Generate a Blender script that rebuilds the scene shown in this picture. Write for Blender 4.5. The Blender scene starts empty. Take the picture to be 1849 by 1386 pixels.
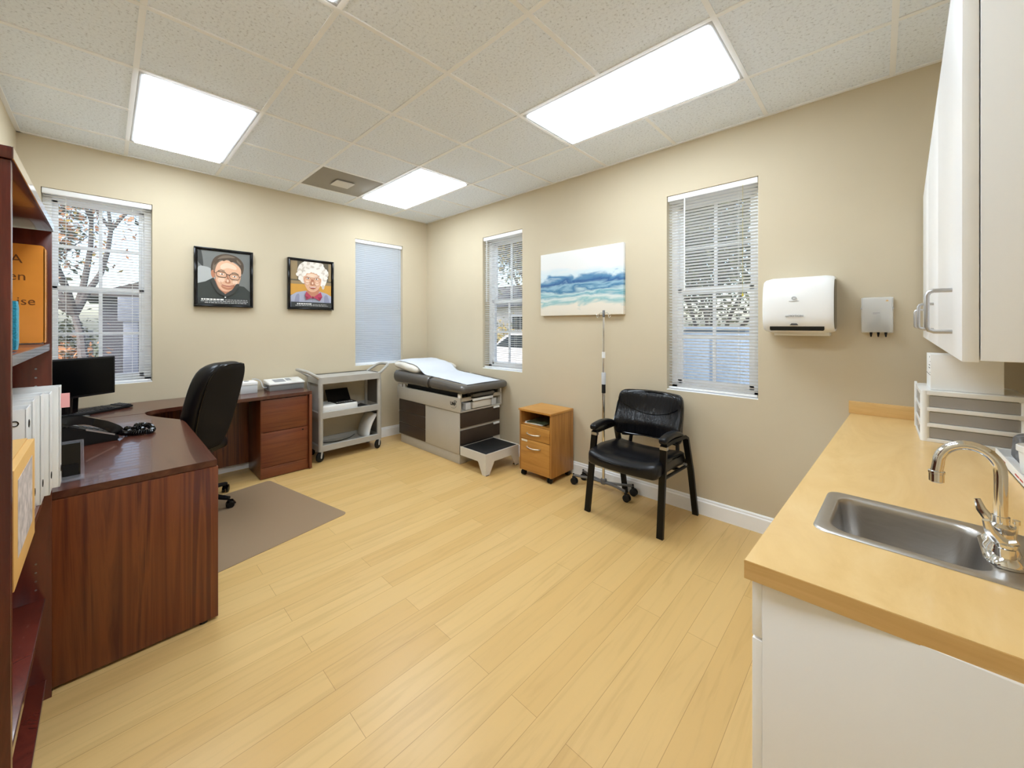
import bpy, bmesh, math, random
from mathutils import Vector, Matrix
random.seed(7)
S = bpy.context.scene
COL = S.collection
PI = math.pi
R = math.radians

# ------------------------------------------------------------------ materials
def lin(c):
    out = []
    for v in c[:3]:
        v = v / 255.0
        out.append(v / 12.92 if v <= .04045 else ((v + .055) / 1.055) ** 2.4)
    return (out[0], out[1], out[2], 1.0)

MATS = {}
def newmat(name):
    m = bpy.data.materials.new(name)
    m.use_nodes = True
    nt = m.node_tree
    b = nt.nodes['Principled BSDF']
    MATS[name] = m
    return m, nt, b

def N(nt, t, **k):
    n = nt.nodes.new(t)
    for a, v in k.items():
        setattr(n, a, v)
    return n

def coords(nt, scale=(1, 1, 1), rot=(0, 0, 0), loc=(0, 0, 0)):
    tc = N(nt, 'ShaderNodeTexCoord')
    mp = N(nt, 'ShaderNodeMapping')
    mp.inputs['Scale'].default_value = scale
    mp.inputs['Rotation'].default_value = rot
    mp.inputs['Location'].default_value = loc
    nt.links.new(tc.outputs['Object'], mp.inputs['Vector'])
    return mp.outputs['Vector']

def ramp(nt, stops):
    r = N(nt, 'ShaderNodeValToRGB')
    e = r.color_ramp.elements
    while len(e) < len(stops):
        e.new(.5)
    for i, (p, c) in enumerate(stops):
        e[i].position = p
        e[i].color = c
    return r

def plain(name, c, rough=.5, metal=0, spec=.5, bump=0, bscale=200, var=.06, coat=0, trans=0, alpha=1, ior=1.45, vscale=6):
    """a plain surface with faint procedural unevenness"""
    m, nt, b = newmat(name)
    col = lin(c)
    v = coords(nt)
    n = N(nt, 'ShaderNodeTexNoise')
    n.inputs['Scale'].default_value = vscale
    n.inputs['Detail'].default_value = 3
    nt.links.new(v, n.inputs['Vector'])
    lo = tuple(x * (1 - var) for x in col[:3]) + (1,)
    hi = tuple(min(1, x * (1 + var)) for x in col[:3]) + (1,)
    rp = ramp(nt, [(.3, lo), (.7, hi)])
    nt.links.new(n.outputs['Fac'], rp.inputs['Fac'])
    nt.links.new(rp.outputs['Color'], b.inputs['Base Color'])
    b.inputs['Roughness'].default_value = rough
    b.inputs['Metallic'].default_value = metal
    b.inputs['Specular IOR Level'].default_value = spec
    b.inputs['Coat Weight'].default_value = coat
    b.inputs['Coat Roughness'].default_value = .15
    b.inputs['Transmission Weight'].default_value = trans
    b.inputs['Alpha'].default_value = alpha
    b.inputs['IOR'].default_value = ior
    if bump:
        n2 = N(nt, 'ShaderNodeTexNoise')
        n2.inputs['Scale'].default_value = bscale
        nt.links.new(v, n2.inputs['Vector'])
        bp = N(nt, 'ShaderNodeBump')
        bp.inputs['Strength'].default_value = bump
        bp.inputs['Distance'].default_value = .002
        nt.links.new(n2.outputs['Fac'], bp.inputs['Height'])
        nt.links.new(bp.outputs['Normal'], b.inputs['Normal'])
    return m

def wood(name, cols, scale, rough=.35, spec=.5, coat=0, wave=.5, detail=6, dist=1.5):
    """streaky laminate; scale is small along the grain"""
    m, nt, b = newmat(name)
    v = coords(nt, scale)
    n = N(nt, 'ShaderNodeTexNoise')
    n.inputs['Scale'].default_value = 1
    n.inputs['Detail'].default_value = detail
    n.inputs['Roughness'].default_value = .6
    n.inputs['Distortion'].default_value = dist
    nt.links.new(v, n.inputs['Vector'])
    k = len(cols)
    rp = ramp(nt, [(.28 + .44 * i / (k - 1), lin(c)) for i, c in enumerate(cols)])
    nt.links.new(n.outputs['Fac'], rp.inputs['Fac'])
    nt.links.new(rp.outputs['Color'], b.inputs['Base Color'])
    b.inputs['Roughness'].default_value = rough
    b.inputs['Specular IOR Level'].default_value = spec
    b.inputs['Coat Weight'].default_value = coat
    return m

def emit(name, c, s):
    m, nt, b = newmat(name)
    b.inputs['Base Color'].default_value = lin(c)
    b.inputs['Emission Color'].default_value = lin(c)
    b.inputs['Emission Strength'].default_value = s
    return m

def translucent(name, c, t=.35, rough=.6):
    m, nt, b = newmat(name)
    b.inputs['Base Color'].default_value = lin(c)
    b.inputs['Roughness'].default_value = rough
    tr = N(nt, 'ShaderNodeBsdfTranslucent')
    tr.inputs['Color'].default_value = lin(c)
    mx = N(nt, 'ShaderNodeMixShader')
    mx.inputs['Fac'].default_value = t
    nt.links.new(b.outputs['BSDF'], mx.inputs[1])
    nt.links.new(tr.outputs['BSDF'], mx.inputs[2])
    nt.links.new(mx.outputs['Shader'], nt.nodes['Material Output'].inputs['Surface'])
    return m

def clear(name, c, opacity=.15, rough=.1):
    """clear or smoky plastic and window glass: transparent mixed with a glossy skin"""
    m, nt, b = newmat(name)
    b.inputs['Base Color'].default_value = lin(c)
    b.inputs['Roughness'].default_value = rough
    tr = N(nt, 'ShaderNodeBsdfTransparent')
    mx = N(nt, 'ShaderNodeMixShader')
    mx.inputs['Fac'].default_value = opacity
    nt.links.new(tr.outputs['BSDF'], mx.inputs[1])
    nt.links.new(b.outputs['BSDF'], mx.inputs[2])
    nt.links.new(mx.outputs['Shader'], nt.nodes['Material Output'].inputs['Surface'])
    return m

plain('wall_paint', (205, 192, 166), .75, spec=.25, bump=.15, bscale=350, var=.02, vscale=2)
plain('white_trim', (248, 249, 250), .4, var=.015)
plain('white_metal', (242, 243, 244), .4, var=.02)
plain('white_laminate', (250, 251, 253), .3, var=.012)
plain('laminate_edge', (214, 211, 205), .4, var=.02)
plain('white_plastic', (238, 238, 236), .28, var=.012)
plain('cream_plastic', (226, 220, 204), .4, var=.02)
plain('offwhite_paper', (240, 240, 238), .7, spec=.2, var=.02)
plain('paper_sheet', (212, 217, 226), .7, spec=.2, var=.02)
plain('pillow_cotton', (226, 221, 210), .85, spec=.1, bump=.3, bscale=40, var=.03)
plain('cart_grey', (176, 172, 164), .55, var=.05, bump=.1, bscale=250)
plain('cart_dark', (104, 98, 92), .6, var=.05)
plain('table_taupe', (190, 184, 172), .45, var=.02)
plain('table_brown', (62, 49, 39), .5, var=.06)
plain('vinyl_grey', (90, 86, 82), .26, var=.03, bump=.04, bscale=300, coat=.35)
plain('light_taupe', (214, 209, 199), .4, var=.02)
plain('vent_taupe', (150, 143, 130), .5, var=.03)
plain('black_plastic', (12, 12, 14), .4, var=.1, spec=.35)
plain('key_black', (38, 38, 43), .35, var=.1)
plain('black_gloss', (8, 8, 10), .12, var=.1)
plain('screen_black', (3, 3, 4), .22, var=.05, spec=.3)
plain('black_leather', (14, 14, 18), .3, bump=.25, bscale=90, var=.12, spec=.4)
m = plain('wrinkled_leather', (14, 14, 18), .28, var=.1, spec=.4); nt = m.node_tree; b = nt.nodes['Principled BSDF']
v = coords(nt, (26, 26, 3.2)); n = N(nt, 'ShaderNodeTexNoise'); n.inputs['Scale'].default_value = 1; n.inputs['Detail'].default_value = 3; n.inputs['Distortion'].default_value = 1.2
nt.links.new(v, n.inputs['Vector']); bp = N(nt, 'ShaderNodeBump'); bp.inputs['Strength'].default_value = .55; bp.inputs['Distance'].default_value = .012
nt.links.new(n.outputs['Fac'], bp.inputs['Height']); nt.links.new(bp.outputs['Normal'], b.inputs['Normal'])
plain('black_fabric', (30, 26, 22), .8, bump=.4, bscale=500, var=.15, spec=.2)
plain('black_metal', (10, 10, 11), .38, var=.1, spec=.3)
plain('rubber_black', (12, 12, 13), .65, var=.1, bump=.3, bscale=150)
plain('dark_grey', (70, 70, 72), .5, var=.05)
plain('mid_grey', (128, 130, 130), .45, var=.04)
plain('light_grey', (196, 198, 200), .45, var=.03)
plain('pale_grey_print', (176, 178, 180), .5, var=.02)
plain('chrome', (232, 232, 232), .08, metal=1, var=.01)
plain('brushed_nickel', (198, 186, 165), .3, metal=1, var=.03)
plain('satin_aluminium', (190, 190, 192), .35, metal=1, var=.02)
plain('cast_grey', (120, 120, 122), .4, metal=.6, var=.04)
plain('orange_cover', (246, 158, 64), .22, var=.05, coat=.6, vscale=9)
plain('orange_ink', (120, 66, 12), .6)
plain('teal_glitter', (40, 150, 180), .35, var=.45, vscale=260)
plain('kraft_card', (214, 170, 104), .7, var=.05, spec=.2)
plain('kraft_print', (190, 180, 176), .6, var=.35, vscale=35)
plain('pink_paper', (236, 172, 172), .7, var=.02)
plain('binder_white', (232, 232, 230), .3, var=.02, coat=.3)
plain('ink_grey', (150, 152, 156), .6)
plain('ink_dark', (40, 38, 36), .6)
plain('ink_red', (190, 60, 50), .6)
plain('yellow_tag', (206, 186, 60), .5)
plain('magazine_green', (74, 84, 62), .35, var=.5, vscale=30)
plain('bag_grey', (112, 112, 114), .35, var=.25, vscale=30)
plain('steel_frame', (120, 122, 124), .45, var=.03)
clear('smoky_plastic', (186, 183, 180), .7, .25)
clear('acrylic', (214, 218, 230), .14, .06)
clear('frosted', (228, 226, 220), .5, .3)
clear('mat_vinyl', (172, 146, 118), .62, .3)
clear('window_glass', (200, 215, 220), .06, .03)
translucent('slat_white', (246, 246, 244), .15)
translucent('slat_shut', (226, 232, 238), .42)
emit('diffuser', (230, 243, 255), 15.0)
# steel sink: brushed
m, nt, b = newmat('stainless')
v = coords(nt, (4, 220, 4))
n = N(nt, 'ShaderNodeTexNoise'); n.inputs['Scale'].default_value = 6
nt.links.new(v, n.inputs['Vector'])
rp = ramp(nt, [(.3, (.50, .48, .46, 1)), (.7, (.55, .53, .51, 1))])
nt.links.new(n.outputs['Fac'], rp.inputs['Fac'])
nt.links.new(rp.outputs['Color'], b.inputs['Base Color'])
b.inputs['Metallic'].default_value = 1; b.inputs['Roughness'].default_value = .34

wood('mahogany', [(58, 24, 15), (96, 42, 22), (122, 64, 32), (80, 32, 20), (104, 44, 27)], (11, 11, .35), .3, coat=.15)
wood('mahogany_drawer', [(78, 35, 22), (110, 54, 31), (122, 66, 37), (92, 43, 26)], (.9, .9, 16), .32, coat=.1)
wood('mahogany_top', [(66, 32, 24), (84, 44, 32), (94, 54, 38)], (1.2, 14, 14), .26, spec=.5, coat=.3)
wood('bookcase_wood', [(66, 24, 20), (100, 40, 30), (80, 30, 24)], (9, 9, .8), .24, coat=.25)
plain('bookcase_edge', (96, 66, 62), .1, var=.08, coat=1.0)
wood('oak_side', [(138, 90, 40), (166, 114, 54), (182, 130, 66)], (30, 30, 1.2), .4)
wood('oak_front', [(164, 112, 50), (188, 134, 64), (198, 146, 76)], (1.5, 1.5, 18), .4)
wood('maple_counter', [(222, 184, 120), (231, 195, 133), (237, 204, 146)], (5, 1.6, 5), .3, coat=.15, dist=2.5, detail=8)
wood('maple_edge', [(212, 170, 106), (220, 180, 116), (226, 188, 126)], (3, 3, 30), .4)
wood('bark', [(70, 66, 66), (98, 92, 90), (120, 114, 110)], (6, 6, 1.5), .9)
# carpet-free laminate floor: boards run along Y
m, nt, b = newmat('floor_boards')
v = coords(nt, (1, 1, 1), (0, 0, R(90)))
br = N(nt, 'ShaderNodeTexBrick')
br.offset = .37; br.squash = 1
br.inputs['Scale'].default_value = 1
br.inputs['Brick Width'].default_value = 1.22
br.inputs['Row Height'].default_value = .125
br.inputs['Mortar Size'].default_value = .0011
br.inputs['Mortar Smooth'].default_value = .3
br.inputs['Bias'].default_value = 0
br.inputs['Color1'].default_value = lin((206, 168, 106))
br.inputs['Color2'].default_value = lin((215, 180, 120))
br.inputs['Mortar'].default_value = lin((172, 136, 82))
nt.links.new(v, br.inputs['Vector'])
v2 = coords(nt, (22, 1.6, 1))
n = N(nt, 'ShaderNodeTexNoise'); n.inputs['Scale'].default_value = 1; n.inputs['Detail'].default_value = 7; n.inputs['Distortion'].default_value = 1.2
nt.links.new(v2, n.inputs['Vector'])
rp = ramp(nt, [(.25, (.74, .70, .62, 1)), (.48, (1, 1, 1, 1)), (.8, (1.08, 1.06, 1.02, 1))])
nt.links.new(n.outputs['Fac'], rp.inputs['Fac'])
mx = N(nt, 'ShaderNodeMixRGB'); mx.blend_type = 'MULTIPLY'; mx.inputs['Fac'].default_value = .5
nt.links.new(br.outputs['Color'], mx.inputs['Color1']); nt.links.new(rp.outputs['Color'], mx.inputs['Color2'])
nt.links.new(mx.outputs['Color'], b.inputs['Base Color'])
b.inputs['Roughness'].default_value = .33
b.inputs['Specular IOR Level'].default_value = .4
# ceiling tile: fissured mineral fibre
m, nt, b = newmat('ceiling_tile')
v = coords(nt)
n = N(nt, 'ShaderNodeTexNoise'); n.inputs['Scale'].default_value = 75; n.inputs['Detail'].default_value = 4; n.inputs['Roughness'].default_value = .7
nt.links.new(v, n.inputs['Vector'])
rp = ramp(nt, [(.30, lin((182, 187, 194))), (.44, lin((234, 241, 250))), (.7, lin((240, 247, 255)))])
nt.links.new(n.outputs['Fac'], rp.inputs['Fac'])
nt.links.new(rp.outputs['Color'], b.inputs['Base Color'])
b.inputs['Roughness'].default_value = .9
bp = N(nt, 'ShaderNodeBump'); bp.inputs['Strength'].default_value = .4; bp.inputs['Distance'].default_value = .003
nt.links.new(n.outputs['Fac'], bp.inputs['Height']); nt.links.new(bp.outputs['Normal'], b.inputs['Normal'])
# seascape canvas: origin of the object at the lower left of the picture
m, nt, b = newmat('seascape')
tc = N(nt, 'ShaderNodeTexCoord'); sp = N(nt, 'ShaderNodeSeparateXYZ'); nt.links.new(tc.outputs['Object'], sp.inputs['Vector'])
def math_(op, a, bb):
    q = N(nt, 'ShaderNodeMath'); q.operation = op
    for i, x in enumerate((a, bb)):
        if isinstance(x, (int, float)): q.inputs[i].default_value = x
        else: nt.links.new(x, q.inputs[i])
    return q.outputs[0]
nv = coords(nt, (2.6, 1, 9))
n1 = N(nt, 'ShaderNodeTexNoise'); n1.inputs['Scale'].default_value = 1.3; n1.inputs['Detail'].default_value = 6; n1.inputs['Distortion'].default_value = .8
nt.links.new(nv, n1.inputs['Vector'])
nv2 = coords(nt, (1.6, 1, 3.0), loc=(3, 1, 2))
n2 = N(nt, 'ShaderNodeTexNoise'); n2.inputs['Scale'].default_value = 1.6; n2.inputs['Detail'].default_value = 3
nt.links.new(nv2, n2.inputs['Vector'])
h = math_('DIVIDE', sp.outputs['Z'], .61)
h = math_('ADD', h, math_('MULTIPLY', math_('SUBTRACT', n1.outputs['Fac'], .5), .34))
h = math_('ADD', h, math_('MULTIPLY', math_('SUBTRACT', n2.outputs['Fac'], .5), .16))
rp = ramp(nt, [(.0, lin((240, 233, 218))), (.13, lin((239, 233, 220))), (.19, lin((150, 198, 200))), (.25, lin((226, 232, 228))),
               (.31, lin((110, 172, 188))), (.36, lin((196, 220, 222))), (.42, lin((62, 122, 164))), (.47, lin((150, 188, 206))),
               (.52, lin((44, 92, 146))), (.57, lin((88, 138, 176))), (.62, lin((206, 222, 228))), (.74, lin((228, 228, 226))), (1, lin((231, 230, 227)))])
nt.links.new(h, rp.inputs['Fac']); nt.links.new(rp.outputs['Color'], b.inputs['Base Color'])
b.inputs['Roughness'].default_value = .65
# outdoors
plain('siding_dark', (92, 92, 100), .7, var=.1)
plain('siding_pale', (196, 194, 190), .7, var=.06)
plain('stucco_column', (150, 158, 172), .7, var=.05)
plain('fence_white', (225, 228, 232), .6, var=.03)
plain('roof_grey', (96, 92, 90), .8, var=.15, vscale=20)
plain('lawn', (96, 96, 62), .9, var=.35, vscale=3)
plain('mulch', (112, 80, 64), .95, var=.4, vscale=30)
plain('leaf_green', (98, 104, 74), .7, var=.4, vscale=2)
plain('leaf_dark', (92, 96, 70), .7, var=.4, vscale=2)
plain('leaf_russet', (196, 140, 96), .7, var=.35, vscale=2)
plain('leaf_yellow', (206, 180, 90), .7, var=.3, vscale=2)
plain('utility_blue', (150, 172, 198), .5, var=.04)
plain('car_white', (222, 224, 226), .25, var=.02, coat=.6)
plain('car_glass', (40, 46, 52), .1, var=.05)
plain('paving', (150, 146, 140), .9, var=.1)
# portrait inks
for nm, c in dict(p_grey=(118, 120, 117), p_lightgrey=(176, 178, 176), p_char=(62, 63, 60), p_shirt=(58, 62, 58), p_skin=(226, 178, 146), p_skinlight=(240, 204, 178),
                  p_skinshade=(190, 128, 98), p_hair=(84, 70, 56), p_hairlight=(120, 104, 88), p_line=(60, 44, 38), p_white=(236, 236, 232), p_caption=(52, 54, 54),
                  p_lip=(176, 96, 84), p_brownbg=(150, 128, 92), p_ochre=(206, 152, 62), p_whitehair=(238, 230, 220), p_hairshade=(210, 198, 184), p_lav=(168, 170, 188),
                  p_lavdark=(142, 144, 166), p_bow=(176, 62, 88), p_bowdark=(136, 40, 64), p_darkbg=(92, 82, 62)).items():
    plain(nm, c, .45, var=.03)

# ------------------------------------------------------------------ mesh builder
class MB:
    def __init__(s):
        s.bm = bmesh.new(); s.mi = 0
    def _new(s, faces):
        for f in faces: f.material_index = s.mi
    def box(s, a, b, bev=0, seg=2):
        t = bmesh.new()
        bmesh.ops.create_cube(t, size=1)
        sz = [abs(b[i] - a[i]) for i in range(3)]; ce = [(a[i] + b[i]) / 2 for i in range(3)]
        for v in t.verts: v.co = Vector([v.co[i] * sz[i] + ce[i] for i in range(3)])
        if bev: bmesh.ops.bevel(t, geom=t.edges[:], offset=min(bev, min(sz) * .49), segments=seg, profile=.5, affect='EDGES')
        s.join(t); return s
    def join(s, t, M=None):
        if M is not None: bmesh.ops.transform(t, matrix=M, verts=t.verts)
        mp = {}
        for v in t.verts: mp[v] = s.bm.verts.new(v.co)
        for f in t.faces:
            try:
                g = s.bm.faces.new([mp[v] for v in f.verts]); g.material_index = s.mi; g.smooth = True
            except ValueError: pass
        t.free(); return s
    def soft(s, ce, half, r, n=8, fn=None, M=None):
        """rounded box on a fine grid, optionally warped by fn(x,y,z) in its own frame"""
        t = bmesh.new(); bmesh.ops.create_cube(t, size=2)
        bmesh.ops.subdivide_edges(t, edges=t.edges[:], cuts=n, use_grid_fill=True)
        H = Vector(half); rr = [min(r, h) for h in half]
        for v in t.verts:
            # concentrate the grid towards the edges
            c = Vector([math.copysign(abs(x) ** .75, x) for x in v.co])
            p = Vector([c[i] * H[i] for i in range(3)])
            q = Vector([max(-(H[i] - rr[i]), min(H[i] - rr[i], p[i])) for i in range(3)])
            d = Vector([(p[i] - q[i]) / rr[i] for i in range(3)])
            if d.length > 1e-6:
                d.normalize(); p = q + Vector([d[i] * rr[i] for i in range(3)])
            if fn: p = Vector(fn(p.x, p.y, p.z))
            v.co = p + Vector(ce)
        s.join(t, M); return s
    def tube(s, pts, r, n=10, caps=True, closed=False, sq=None):
        P = [Vector(p) for p in pts]; m = len(P); rings = []
        rad = r if isinstance(r, (list, tuple)) else [r] * m
        up = None
        for i in range(m):
            if closed: d = P[(i + 1) % m] - P[i - 1]
            else: d = P[min(i + 1, m - 1)] - P[max(i - 1, 0)]
            d.normalize()
            if up is None:
                up = Vector((0, 0, 1)) if abs(d.z) < .9 else Vector((0, 1, 0))
            a = (up - d * up.dot(d)); a.normalize(); up = a; bb = d.cross(a)
            ring = []
            for k in range(n):
                th = 2 * PI * k / n + (PI / n if sq else 0)
                ca, sa = math.cos(th), math.sin(th)
                if sq: ca, sa = math.copysign(min(1, abs(ca) * 1.42), ca) * sq[0], math.copysign(min(1, abs(sa) * 1.42), sa) * sq[1]
                ring.append(s.bm.verts.new(P[i] + (a * ca + bb * sa) * rad[i]))
            rings.append(ring)
        for i in range(m if closed else m - 1):
            A, B = rings[i], rings[(i + 1) % m]
            for k in range(n):
                f = s.bm.faces.new([A[k], A[(k + 1) % n], B[(k + 1) % n], B[k]]); f.material_index = s.mi; f.smooth = True
        if caps and not closed:
            for g in (rings[0][::-1], rings[-1]):
                f = s.bm.faces.new(g); f.material_index = s.mi
        return s
    def lathe(s, prof, ce=(0, 0, 0), n=24, axis='z', M=None):
        t = bmesh.new(); rings = []
        for (r, h) in prof:
            if r < 1e-6: rings.append([t.verts.new((0, 0, h))])
            else: rings.append([t.verts.new((r * math.cos(2 * PI * k / n), r * math.sin(2 * PI * k / n), h)) for k in range(n)])
        for A, B in zip(rings, rings[1:]):
            for k in range(n):
                q = [A[k % len(A)], A[(k + 1) % len(A)], B[(k + 1) % len(B)], B[k % len(B)]]
                u = []
                for x in q:
                    if x not in u: u.append(x)
                if len(u) > 2:
                    try: t.faces.new(u)
                    except ValueError: pass
        X = Matrix.Translation(ce)
        if axis == 'x': X = X @ Matrix.Rotation(R(90), 4, 'Y')
        if axis == 'y': X = X @ Matrix.Rotation(R(-90), 4, 'X')
        if M is not None: X = X @ M
        s.join(t, X); return s
    def prism(s, poly, lo, hi, axis='z', bev=0):
        """extrude a 2D outline along an axis; poly gives the other two coordinates in order"""
        t = bmesh.new()
        def P(u, v, w):
            return {'z': (u, v, w), 'y': (u, w, v), 'x': (w, u, v)}[axis]
        vs = [t.verts.new(P(u, v, lo)) for u, v in poly]
        f = t.faces.new(vs)
        ex = bmesh.ops.extrude_face_region(t, geom=[f])
        d = Vector(P(0, 0, hi - lo))
        bmesh.ops.translate(t, vec=d, verts=[x for x in ex['geom'] if isinstance(x, bmesh.types.BMVert)])
        bmesh.ops.recalc_face_normals(t, faces=t.faces)
        if bev: bmesh.ops.bevel(t, geom=t.edges[:], offset=bev, segments=2, affect='EDGES')
        s.join(t); return s
    def poly(s, pts):
        f = s.bm.faces.new([s.bm.verts.new(p) for p in pts]); f.material_index = s.mi; return s
    def grid(s, fn, nu, nv, closed_u=False):
        vs = [[s.bm.verts.new(fn(i / nu, j / nv)) for j in range(nv + 1)] for i in range(nu + 1)]
        for i in range(nu):
            for j in range(nv):
                f = s.bm.faces.new([vs[i][j], vs[i + 1][j], vs[i + 1][j + 1], vs[i][j + 1]]); f.material_index = s.mi; f.smooth = True
        return s
    def text(s, body, size, M, depth=.0004, align='CENTER', bold=0):
        c = bpy.data.curves.new('t', 'FONT'); c.body = body; c.size = size; c.extrude = depth; c.offset = bold; c.align_x = align; c.resolution_u = 3
        o = bpy.data.objects.new('t', c); COL.objects.link(o)
        dg = bpy.context.evaluated_depsgraph_get()
        me = bpy.data.meshes.new_from_object(o.evaluated_get(dg))
        t = bmesh.new(); t.from_mesh(me)
        bpy.data.objects.remove(o); bpy.data.meshes.remove(me); bpy.data.curves.remove(c)
        s.join(t, M); return s

ROOTM = {}
def thing(name, label, cat, loc=(0, 0, 0), rz=0, group=None, kind=None):
    o = bpy.data.objects.new(name, None); COL.objects.link(o)
    o.location = loc; o.rotation_euler = (0, 0, rz); o.empty_display_size = .05
    if label: o['label'] = label
    if cat: o['category'] = cat
    if group: o['group'] = group
    if kind: o['kind'] = kind
    ROOTM[o] = Matrix.Translation(loc) @ Matrix.Rotation(rz, 4, 'Z')
    return o

def obj(name, mb, mats, parent=None, world=True, ang=32, label=None, solid=0, sub=0):
    """link the shapes in mb as ONE mesh object; shapes are in room coordinates unless world is False"""
    bm = mb.bm
    bmesh.ops.recalc_face_normals(bm, faces=bm.faces) if not getattr(mb, 'keep', False) else None
    r = parent
    while r is not None and r.parent is not None: r = r.parent
    if world and r is not None and r in ROOTM:
        bmesh.ops.transform(bm, matrix=ROOTM[r].inverted(), verts=bm.verts)
    me = bpy.data.meshes.new(name); bm.to_mesh(me); bm.free()
    for p in me.polygons: p.use_smooth = True
    me.set_sharp_from_angle(angle=R(ang))
    for m in (mats if isinstance(mats, (list, tuple)) else [mats]): me.materials.append(MATS[m])
    o = bpy.data.objects.new(name, me); COL.objects.link(o)
    if parent is not None: o.parent = parent
    if label: o['label'] = label
    if solid:
        q = o.modifiers.new('s', 'SOLIDIFY'); q.thickness = solid; q.offset = 0
    if sub:
        q = o.modifiers.new('b', 'SUBSURF'); q.levels = sub; q.render_levels = sub
    return o

def single(name, mb, mats, label, cat, group=None, kind=None, loc=None, **k):
    """a thing that is one mesh; its origin is put at loc"""
    if loc is not None: bmesh.ops.translate(mb.bm, vec=-Vector(loc), verts=mb.bm.verts)
    o = obj(name, mb, mats, None, **k)
    if loc is not None: o.location = loc
    if label: o['label'] = label
    if cat: o['category'] = cat
    if group: o['group'] = group
    if kind: o['kind'] = kind
    return o

def struct(name, mb, mats, parent=None, **k):
    o = obj(name, mb, mats, parent, **k)
    if parent is None: o['kind'] = 'structure'
    return o

def arc(cx, cy, r, a0, a1, n):
    return [(cx + r * math.cos(R(a0 + (a1 - a0) * i / n)), cy + r * math.sin(R(a0 + (a1 - a0) * i / n))) for i in range(n + 1)]
def rrect(x0, y0, x1, y1, r, n=5):
    return arc(x1 - r, y1 - r, r, 0, 90, n) + arc(x0 + r, y1 - r, r, 90, 180, n) + arc(x0 + r, y0 + r, r, 180, 270, n) + arc(x1 - r, y0 + r, r, 270, 360, n)
def spline(P, n=8, closed=False):
    P = [Vector(p) for p in P]; m = len(P); out = []
    for i in range(m if closed else m - 1):
        p0 = P[i - 1] if (closed or i > 0) else P[0]; p1 = P[i]; p2 = P[(i + 1) % m]
        p3 = P[(i + 2) % m] if (closed or i + 2 < m) else P[-1]
        for k in range(n):
            t = k / n
            out.append(.5 * ((2 * p1) + (p2 - p0) * t + (2 * p0 - 5 * p1 + 4 * p2 - p3) * t * t + (3 * p1 - p0 - 3 * p2 + p3) * t ** 3))
    if not closed: out.append(P[-1])
    return out

H = 2.80
def ex(y): return 4.955 + .037 * (y + 2.05)          # east wall line, a hair out of square like the casework on it
# ------------------------------------------------------------------ room
mb = MB(); mb.box((-.2, -3.7, -.1), (5.3, .2, 0)); struct('floor', mb, 'floor_boards')
def wall_with_holes(name, span, holes, fixed):
    """axis wall; span (a0,a1), holes [(a0,a1,z0,z1)], fixed -> fn(a,z,front?)"""
    mb = MB(); a = span[0]
    for h0, h1, z0, z1 in holes:
        mb.box(fixed(a, 0, 0), fixed(h0, H + .15, 1))
        mb.box(fixed(h0, 0, 0), fixed(h1, z0, 1)); mb.box(fixed(h0, z1, 0), fixed(h1, H + .15, 1)); a = h1
    mb.box(fixed(a, 0, 0), fixed(span[1], H + .15, 1))
    struct(name, mb, 'wall_paint')
WW = [(-3.38, -2.772, .915, 2.43), (-1.005, -.377, .915, 2.43)]
NW = [(1.137, 1.762, .897, 2.425), (3.295, 3.914, .892, 2.412)]
wall_with_holes('wall_west', (-3.7, .2), WW, lambda a, z, k: (0 if k else -.2, a, z))
wall_with_holes('wall_north', (0, 5.3), NW, lambda a, z, k: (a, .2 if k else 0, z))
mb = MB(); mb.box((-.2, -3.7, 0), (5.3, -3.493, H + .15)); struct('wall_south', mb, 'wall_paint')
mb = MB(); mb.prism([(ex(-3.6), -3.6), (5.3, -3.6), (5.3, .1), (ex(.1), .1)], 0, H + .15); struct('wall_east', mb, 'wall_paint')
# ceiling: a grid of tiles left open where fixtures sit
gx = [-.1, .38, .978, 1.575, 2.172, 2.77, 3.367, 3.965, 4.562, 5.2]
gy = [-3.6, -2.934, -2.337, -1.74, -1.143, -.546, .1]
LIGHTS = [(1, 1), (1, 4), (5, 4), (5, 1)]          # column of the first of two tiles, row
VENT = (1, 3)
opened = {(c + k, r) for c, r in LIGHTS for k in (0, 1)} | {VENT}
mb = MB()
for i in range(len(gx) - 1):
    for j in range(len(gy) - 1):
        if (i, j) in opened: continue
        mb.box((gx[i], gy[j], H), (gx[i + 1], gy[j + 1], H + .02))
mb.box((-.2, -3.7, H + .12), (5.3, .2, H + .2))
ceil = struct('ceiling', mb, 'ceiling_tile')
mb = MB()
mids = {(c + 1, r) for c, r in LIGHTS}
for i, x in enumerate(gx[1:-1], 1):
    for j in range(len(gy) - 1):
        if (i, j) in mids: continue
        mb.box((x - .012, max(gy[j], -3.49), H - .006), (x + .012, min(gy[j + 1], 0), H + .001))
for y in gy[1:-1]: mb.box((0, y - .012, H - .0055), (4.95, y + .012, H + .0015))
mb.box((0, -3.493, H - .007), (.022, 0, H + .001)); mb.box((0, -.022, H - .007), (4.98, 0, H + .001)); mb.box((0, -3.493, H - .007), (4.9, -3.471, H + .001))
obj('ceiling_grid', mb, 'white_metal', ceil)
# baseboards
def base(name, pts_fn):
    mb = MB(); prof = [(0, 0), (.016, 0), (.016, .095), (.011, .103), (.011, .112), (.006, .12), (0, .12)]
    pts_fn(mb, prof); struct(name, mb, 'white_trim')
base('baseboard_west', lambda mb, p: mb.prism([(u, v) for u, v in p], -3.49, 0, 'y'))
base('baseboard_north', lambda mb, p: mb.prism([(-u, v) for u, v in p], .017, 4.3, 'x'))
base('baseboard_south', lambda mb, p: mb.prism([(-3.493 + u, v) for u, v in p], .017, 4.85, 'x'))

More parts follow.
